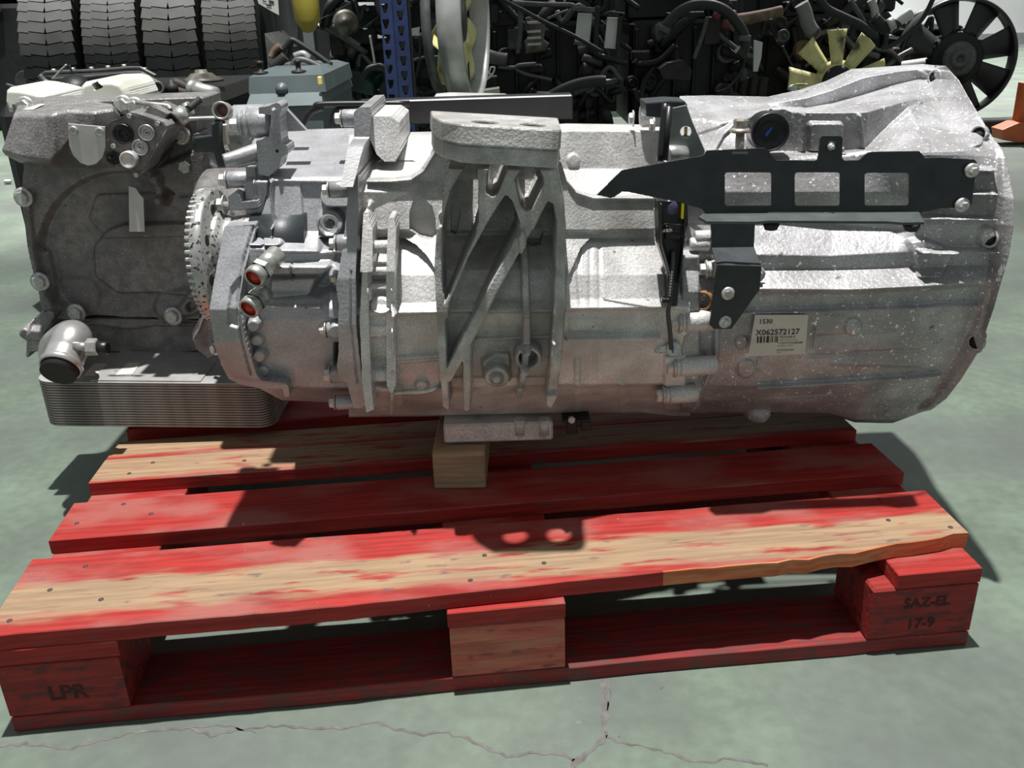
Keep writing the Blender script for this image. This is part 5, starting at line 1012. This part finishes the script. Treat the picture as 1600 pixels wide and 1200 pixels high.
e3 = eng('black engine with a large arched hose in the middle right background', 972, 1172, 5.0, -60, m_eb, 35, n=40, hoses=10)
ptube(e3, 'arched_hose', [(1034, 50), (1044, 36), (1062, 18), (1085, 8), (1112, 8), (1135, 18), (1152, 36), (1163, 56), (1164, 76), (1156, 88)], 4.6, .024, m_hose, 14)
for i, (x, y) in enumerate(((1036, 46), (1163, 60))): 
    p = atY(x, y, 4.6); mb = MB(); mb.lathe(p-np.array([0, 0, .012]), (.4 if i == 0 else .05, 0, 1), [(.029, 0), (.030, .004), (.030, .022), (.029, .026)], 18); mb.build('hose_clamp', m_gst, e3)
pplate(e3, 'side_cover', [(1106, 26), (1126, 28), (1124, 68), (1100, 70)], 4.75, .06, m_cast); pplate(e3, 'side_cover', [(1042, 20), (1100, 18), (1102, 26), (1046, 28)], 4.75, .05, m_eb); pplate(e3, 'filter_housing', [(1030, 108), (1044, 98), (1068, 94), (1082, 110), (1078, 126), (1036, 124)], 4.75, .08, m_cast); ptube(e3, 'strut', [(1106, 26), (1096, 60), (1084, 92)], 4.7, .010, m_gst)
for x, y in ((1120, 24), (1134, 38), (1146, 22), (1128, 14)): 
    p = atY(x, y, 4.7); mb = MB(); mb.lathe(p, (0, -1, .2), [(.02, -.02), (.02, 0), (.012, .01), (.0001, .012)], 14); mb.build('red_fitting', M('dull_red', (.14, .02, .02), .5, 0, .3, 30), e3)
ptube(e3, 'manifold', [(1138, 44), (1148, 33), (1172, 28), (1200, 22), (1222, 16)], 4.9, [.034, .024], m_rb, 14); pplate(e3, 'white_plate', [(1178, 62), (1192, 66), (1190, 90), (1184, 112), (1177, 112)], 4.8, .01, m_white); pplate(e3, 'cream_tag', [(1148, 78), (1160, 68), (1162, 78), (1150, 84)], 4.6, .01, m_cream)
# engine with the pale yellow fan
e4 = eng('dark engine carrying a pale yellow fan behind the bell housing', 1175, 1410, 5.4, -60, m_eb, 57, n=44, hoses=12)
c = atY(1307, 130, 5.0); ax4 = V3((.10, -1, .10)); mb = MB(); mb.lathe(c, ax4, [(.085, -.10), (.09, -.02), (.088, .02), (.07, .035), (.03, .04), (.0001, .04)], 30); mb.build('fan_hub', m_eb, e4)
mb = MB(); mb.lathe(c, ax4, [(.085, -.03), (.115, -.03), (.118, 0), (.088, .012)], 30, caps=False); mb.build('fan_ring', m_yel, e4); fanblades(e4, c, ax4, .10, 80*mpp(5.0, 100), 9, .118, m_yel, .30, .22)
def pul(parent, x, y, Y, rpx, mat, name='pulley'):
    p = atY(x, y, Y); r = rpx*mpp(Y, y); mb = MB(); mb.lathe(p, (.1, -1, .1), [(r*.9, -.05), (r, -.045), (r*.92, -.025), (r, -.005), (r*.96, .0), (r*.66, .0), (r*.6, -.01), (r*.3, -.008), (r*.28, .008), (.0001, .008)], 26); return mb.build(name, mat, parent)
pul(e4, 1225, 56, 5.15, 10, m_gst); pul(e4, 1272, 50, 5.15, 12, m_gst); pul(e4, 1258, 78, 5.2, 15, m_rb); pul(e4, 1218, 40, 5.2, 15, m_cast)
ptube(e4, 'grey_pipe', [(1252, 6), (1258, 20), (1262, 36), (1270, 50)], 5.05, .036, M('warm_grey', (.20, .20, .19), .6, 0, .15, 12), 16); ptube(e4, 'hose', [(1278, -4), (1292, 14), (1318, 27), (1345, 40), (1362, 54)], 4.9, .022, m_hose, 12); ptube(e4, 'hose', [(1366, 28), (1378, 40), (1392, 44), (1402, 34)], 4.95, .030, m_hose, 14); ptube(e4, 'hose_end', [(1402, 36), (1412, 28), (1424, 21)], 4.95, [.022, .030], m_white, 14); ptube(e4, 'silver_pipe', [(1386, 42), (1396, 36)], 4.94, .034, m_sil, 16); ptube(e4, 'pipe', [(1360, 0), (1366, 14), (1368, 30)], 4.98, .020, m_sil, 12)
ptube(e4, 'hose', [(1458, -2), (1446, 22), (1430, 42), (1412, 58), (1392, 72), (1378, 74)], 4.9, .012, m_hose); ptube(e4, 'wire', [(1238, -2), (1226, 16), (1208, 30), (1198, 34), (1188, 60)], 4.95, .005, m_hose); ptube(e4, 'hose', [(1328, 0), (1340, 18), (1350, 36)], 5.0, .012, m_gst); ptube(e4, 'belt', [(1222, 72), (1234, 96), (1246, 118)], 5.1, .007, m_hose)
pplate(e4, 'yellow_bracket', [(1238, 130), (1262, 131), (1262, 140), (1238, 138)], 4.95, .03, m_yel); p = atY(1239, 138, 4.9); mb = MB(); mb.lathe(p, (0, -.5, 1), [(.02, -.01), (.024, 0), (.018, .012), (.0001, .014)], 16); mb.build('white_cap', m_white, e4)
for x in (1164, 1180, 1194): ptube(e4, 'grey_leg', [(x, 120), (x-4, 136), (x-6, 160)], 5.1, .030, m_cast, 10)
# black fan in its ring at the right
e5 = eng('black engine behind the large black ring fan at the right', 1405, 1500, 6.3, 40, m_eb, 71, n=14, hoses=4, dep=.5)
c = atY(1492, 92, 5.7); Rf = 90*mpp(5.7, 92); ax5 = V3((-.10, -1, .06)); ax5 /= np.linalg.norm(ax5)
mb = MB(); mb.lathe(c, ax5, [(Rf*.94, -.05), (Rf, -.05), (Rf, .04), (Rf*.97, .05), (Rf*.94, .045)], 64, caps=False); mb.lathe(c, ax5, [(Rf*.94, .045), (Rf*.94, -.05)], 64, caps=False); mb.build('fan_ring', m_fblk, e5)
fanblades(e5, c, ax5, .12, Rf*.95, 8, .185, m_fblk, .45, .30, th=.008)
mb = MB(); mb.lathe(c, ax5, [(.14, -.10), (.155, -.05), (.155, .02), (.14, .04), (.105, .045), (.10, .06), (.0001, .06)], 36); mb.build('fan_hub', m_eb, e5)
mb = MB(); mb.lathe(c+ax5*.06, ax5, [(.098, 0), (.098, .012), (.075, .016), (.055, .016), (.052, .03), (.022, .03), (.018, .015), (.0001, .015)], 28); hb = mb.build('clutch_plate', m_gst, e5)
mb = MB()
for k in range(28):
    a = 2*PI*k/28; d, u, w = frame(ax5); mb.box(c+(u*math.cos(a)+w*math.sin(a))*.158+ax5*.0, (.012, .006, .05), ax=[u*math.cos(a)+w*math.sin(a), -u*math.sin(a)+w*math.cos(a), d])
f_ = mb.build('hub_fins', m_eb, e5); f_['kind'] = 'stuff'
mb = MB(); p0_ = c+np.array([0, .05, 0]); mb.cyl(p0_, p0_+np.array([0, .7, 0]), .07, n=16); mb.build('fan_shaft', m_eb, e5)
q = atY(1462, 30, 5.62); mb = MB(); mb.tube([atY(1415, 92, 5.9), atY(1418, 50, 5.9), atY(1432, 25, 5.9), atY(1468, 15, 5.9)], .022, 10, 5); mb.build('shroud_edge', m_gst, e5)
# low steel bar and orange lifting frame on the floor at the right
a = atZ(1537, 186, .06); b = atZ(1590, 196, .06); mb = MB(); mb.box((a+b)/2+[.25, 0, -.02], (1.0, .12, .08), bev=.008); tag(mb.build('steel_beam', m_eb), 'dark low steel beam lying on the floor beside the orange frame', 'beam')
m_or = M('orange_paint', (.52, .115, .03), .5, 0, .12, 10)
og = thing('orange_stand', 'orange steel stand cut off by the right picture edge', 'stand', atZ(1598, 222, 0))
b0 = atZ(1585, 224, 0); k = b0[1]; pixplate('upright', [[(1600, 130), (1640, 130), (1640, 215), (1589, 215), (1590, 190)]], k, .06, .004, og, m_or); pixplate('foot_plate', [[(1566, 203), (1592, 192), (1640, 192), (1640, 222), (1592, 223), (1568, 219)]], k-.06, .12, .004, og, m_or)
# second row of machines that closes the view
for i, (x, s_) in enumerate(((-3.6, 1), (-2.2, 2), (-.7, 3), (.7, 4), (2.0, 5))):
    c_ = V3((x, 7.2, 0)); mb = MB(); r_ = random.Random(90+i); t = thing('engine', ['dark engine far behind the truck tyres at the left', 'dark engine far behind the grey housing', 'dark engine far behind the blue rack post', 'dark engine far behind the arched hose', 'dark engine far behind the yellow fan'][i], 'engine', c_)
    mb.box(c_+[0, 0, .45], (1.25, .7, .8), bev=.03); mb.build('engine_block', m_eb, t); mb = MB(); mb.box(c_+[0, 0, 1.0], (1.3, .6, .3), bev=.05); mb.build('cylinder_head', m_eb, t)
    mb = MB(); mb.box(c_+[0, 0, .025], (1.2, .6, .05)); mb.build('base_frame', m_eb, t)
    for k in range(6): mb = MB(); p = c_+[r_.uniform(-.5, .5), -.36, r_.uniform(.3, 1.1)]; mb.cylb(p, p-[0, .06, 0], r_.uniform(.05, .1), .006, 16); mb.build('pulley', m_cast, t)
# ------------------------------------------------------------------ machines just behind the gearbox on the left
m_ghs = M('grey_housing_paint', (.10, .125, .13), .45, .1, .12, 12)
YG = 2.5; gh = thing('grey_housing', 'blue grey painted housing with a chamfered cover and studs behind the gearbox', 'housing', (float(atY(448, 140, YG)[0]), YG+.25, 0))
def zz_(y, Y, x=448): return float(atY(x, y, Y)[2])
xl_, xr_ = float(atY(386, 140, YG)[0]), float(atY(508, 140, YG)[0]); z0_, z1_, z2_, z3_ = zz_(165, YG-.02), zz_(146, YG-.0), zz_(118, YG+.03), zz_(104, YG+.16)
def slab(name, a, b, mat, parent):    # frustum between two rectangles (x0,x1,y0,y1,z)
    mb = MB(); r = lambda q: [(q[0], q[2], q[4]), (q[1], q[2], q[4]), (q[1], q[3], q[4]), (q[0], q[3], q[4])]
    mb.add(r(a)+r(b), [(3, 2, 1, 0), (4, 5, 6, 7)]+[(i, (i+1) % 4, 4+(i+1) % 4, 4+i) for i in range(4)]); return mb.build(name, mat, parent)
slab('lower_body', (xl_, xr_-.01, YG-.02, YG+.5, 0.002), (xl_, xr_-.01, YG-.02, YG+.5, z0_), m_ghs, gh); slab('skirt', (xl_-.002, xr_-.005, YG-.03, YG+.5, z0_), (xl_+.004, xr_-.012, YG+.01, YG+.5, z1_), m_ghs, gh)
slab('cover', (xl_, xr_, YG+.012, YG+.48, z1_), (xl_+.004, xr_-.004, YG+.02, YG+.47, z2_), m_ghs, gh); slab('cover_top', (xl_+.004, xr_-.004, YG+.02, YG+.47, z2_), (xl_+.035, xr_-.03, YG+.12, YG+.40, z3_), m_ghs, gh)
p = atY(440, 139, YG+.01); mb = MB(); mb.lathe(p, FR, [(.016, -.01), (.016, .004), (.011, .005), (.010, .014), (.0001, .015)], 20); mb.build('boss', m_ghs, gh)
for x, y in ((408, 116), (467, 114)):
    p = atY(x, y, YG+.06); mb = MB(); mb.lathe(p, (0, 0, 1), [(.020, 0), (.020, .006), (.007, .008), (.007, .024), (.010, .025), (.010, .033), (.0001, .035)], 16); mb.build('stud', m_cast, gh)
ptube(gh, 'hose', [(427, 100), (438, 84), (450, 68), (456, 62), (468, 68), (490, 82), (518, 102)], YG+.25, .008, m_hose); ptube(gh, 'hose', [(440, 95), (452, 86), (455, 66)], YG+.26, .007, m_hose); ptube(gh, 'pipe', [(424, 90), (430, 78), (438, 72)], YG+.24, .010, m_rb); ptube(gh, 'hose', [(455, 108), (462, 94), (478, 94), (500, 104), (514, 108)], YG+.2, .008, m_gst); ptube(gh, 'connector', [(424, 104), (436, 96), (446, 88)], YG+.22, .014, m_cast); ptube(gh, 'fitting', [(460, 88), (474, 84), (482, 92)], YG+.22, .010, m_sil)
mb = MB(); mb.box(atY(500, 126, YG-.005), (.012, .012, .022), bev=.003); mb.build('yellow_tag', M('tag_yellow', (.65, .55, .15), .5), gh)
# uprights, sheet and hanging yellow bag behind it
sp = thing('steel_post', 'grey steel post beside the hanging yellow bag', 'post', (float(atY(462, 40, 3.7)[0]), 3.7, 0)); mb = MB(); x_ = float(atY(463, 40, 3.7)[0]); mb.box((x_, 3.7, .65), (.034, .05, 1.3), bev=.004); mb.build('post', m_gst, sp); mb = MB(); mb.box((x_, 3.7, .006), (.12, .12, .012)); mb.build('base_plate', m_gst, sp)
p = atY(478, 8, 3.56); mb = MB(); mb.lathe(p+[0, 0, .25], (0, 0, -1), [(.01, 0), (.035, .05), (.05, .2), (.046, .3), (.02, .34), (.0001, .345)], 20); bg = mb.build('bag', M('yellow_bag', (.40, .33, .05), .5, 0, .2, 10)); tag(bg, 'yellow bag hanging beside the grey steel post at the top', 'bag')
sh_ = [[(400, -6), (434, -6), (436, 24), (428, 20), (404, 6)]]; o = pixplate('paper_sheet', sh_, 3.5, .004, .001, None, m_white); tag(o, 'white printed sheet hanging above the grey housing', 'paper sheet')
pr = MB(); 
for (x0, y0, x1, y1) in ((410, 0, 416, 2), (420, 0, 428, 4), (416, 6, 424, 9)): a = [atY(x, y, 3.4965) for x, y in ((x0, y0), (x1, y0+2), (x1, y1+2), (x0, y1))]; pr.add(a, [(0, 1, 2, 3)])
q = pr.build('sheet_print', m_prt); q.parent = o; q['kind'] = 'stuff'
o = pixplate('sheet_metal_gusset', [[(413, 52), (440, 78), (440, 98), (440, 376), (420, 376), (418, 100)]], 3.3, .3, .002, None, m_gst); tag(o, 'grey triangular metal gusset behind the grey housing', 'gusset')
# engine lying behind the brake unit, with pan rail, tanks and pipes
YL_ = 2.35; le = thing('lying_engine', 'dark engine lying behind the brake unit with a long pan rail on top', 'engine', (float(atY(160, 140, YL_)[0]), YL_+.4, 0))
def zy(y, Y): return float(atY(160, y, Y)[2])
xa_, xb_ = float(atY(-40, 140, YL_)[0]), float(atY(368, 140, YL_+.4)[0]); zt2 = zy(160, YL_)
mb = MB(); mb.box(((xa_+xb_)/2, YL_+.45, zt2*.5), (xb_-xa_, .8, zt2-.004), bev=.03); mb.build('engine_block', m_eb, le)
for i, pts in enumerate(([(64, 118), (72, 113), (150, 110), (200, 106), (220, 106), (243, 118)], [(82, 124), (150, 119), (200, 114), (222, 114), (250, 130)])):
    mb = MB(); P_ = [atY(x, y, YL_+.35-.1*i) for x, y in pts]
    for j in range(len(P_)-1):
        d = P_[j+1]-P_[j]; L_ = np.linalg.norm(d); d = d/L_; mb.box((P_[j]+P_[j+1])/2, (L_+.004, .014, .008), ax=[d, (0, 1, 0), np.cross(d, (0, 1, 0))], bev=.002)
    mb.build('pan_rail', m_gst, le)
mb = MB(); A = [(66, 118), (200, 110), (218, 109), (244, 122)]; B_ = [(84, 122), (200, 116), (222, 115), (252, 130)]
for j in range(3): mb.add([atY(*A[j], YL_+.345), atY(*A[j+1], YL_+.345), atY(*B_[j+1], YL_+.255), atY(*B_[j], YL_+.255)], [(0, 1, 2, 3)])
mb.build('pan_gasket', m_cast, le)
for x, y in ((84, 111), (114, 109), (143, 108), (169, 106), (194, 104), (226, 109)): p = atY(x, y, YL_+.35); mb = MB(); mb.cyl(p-[0, 0, .004], p+[0, 0, .006], .006, n=10); mb.build('rail_bolt', m_sil, le)
for pts, r, m in (([(82, 124), (95, 110), (104, 101)], .003, m_sil), ([(108, 102), (112, 112), (112, 120)], .003, m_hose), ([(10, 132), (30, 137), (50, 136), (62, 132)], .004, m_gst), ([(62, 118), (72, 128), (86, 132)], .008, m_gst), ([(98, 138), (108, 144), (118, 148)], .005, m_sil), ([(228, 118), (244, 130), (258, 136)], .006, m_gst), ([(252, 146), (262, 136), (275, 130), (292, 138)], .016, m_cast), ([(268, 150), (280, 142), (300, 144)], .018, m_rb)): ptube(le, 'pipe', pts, YL_+.25, r, m)
mb = MB(); p = atY(119, 136, YL_+.18); mb.lathe(p-[0, 0, .03], (.15, -.5, .8), [(.040, 0), (.042, .03), (.036, .05), (.02, .062), (.0001, .064)], 24); mb.build('round_cap', m_eb, le)
mb = MB(); p = atY(246, 137, YL_+.2); mb.lathe(p, (.3, -1, .2), [(.018, -.04), (.018, 0), (.012, .002), (.011, -.01), (.0001, -.01)], 18); mb.build('port', m_gst, le); p = atY(268, 132, YL_+.22); mb = MB(); mb.lathe(p, (0, 0, 1), [(.016, -.02), (.016, 0), (.009, .002), (.008, .012), (.0001, .013)], 16); mb.build('sensor', m_cast, le)
mb = MB(); p = atY(94, 136, YL_+.15); mb.box(p, (.022, .02, .012), bev=.003); mb.build('white_plug', m_white, le)
p = atY(316, 124, YL_+.35); mb = MB(); mb.lathe(p, (0, 0, 1), [(.058, -.006), (.060, 0), (.040, .006), (.03, .016), (.018, .018), (.016, .026), (.0001, .027)], 30); mb.build('domed_cover', m_dal, le)
mb = MB(); a = atY(300, 138, YL_+.1); b = atY(337, 147, YL_+.06); d = b-a; mb.lathe(a, d, [(.022, 0), (.022, .006), (.019, .008), (.019, .016), (.021, .018), (.020, .03), (.0185, .032), (.018, np.linalg.norm(d)), (.0001, np.linalg.norm(d))], 24); mb.build('bright_sleeve', m_sil, le)
m_tank = M('white_tank_plastic', (.62, .63, .58), .4, 0, .08, 10, grime=((.50, .50, .40), 6, .5, .7))
def tank(label, outl, Y, t, holes=()):
    o = relief('plastic_tank', outl, list(holes), Y, [(poly(outl), .03, 16)], Y+t, None, m_tank, step=1.5); tag(o, label, 'tank', None); return o
tank('white translucent plastic tank at the far left behind the sump hood', [(16, 140), (22, 135), (40, 136), (60, 140), (84, 146), (90, 160), (60, 176), (20, 174), (15, 158)], YL_-.12, .16)
tank('white plastic tank with a handle opening behind the brake cover', [(132, 134), (138, 127), (150, 124), (182, 123), (196, 127), (204, 136), (211, 152), (205, 162), (136, 162), (131, 148)], YL_-.12, .16, [poly([(152, 130), (158, 127), (168, 134), (156, 139)], 1)])
# small pieces on the floor at the left
b0 = atZ(28, 292, 0); o = relief('blue_crate', [(16, 257), (34, 257), (35, 288), (26, 293), (20, 275)], [], b0[1]-.05, None, b0[1]+.1, None, M('crate_blue', (.04, .12, .22), .6, 0, .2, 20)); tag(o, 'small blue crate on the floor left of the brake cover', 'crate')
mb = MB(); p = atZ(12, 284, .012); mb.box(p, (.035, .02, .02), bev=.005); tag(mb.build('litter_scrap', m_white), 'small white scrap on the floor at the left edge', 'scrap')
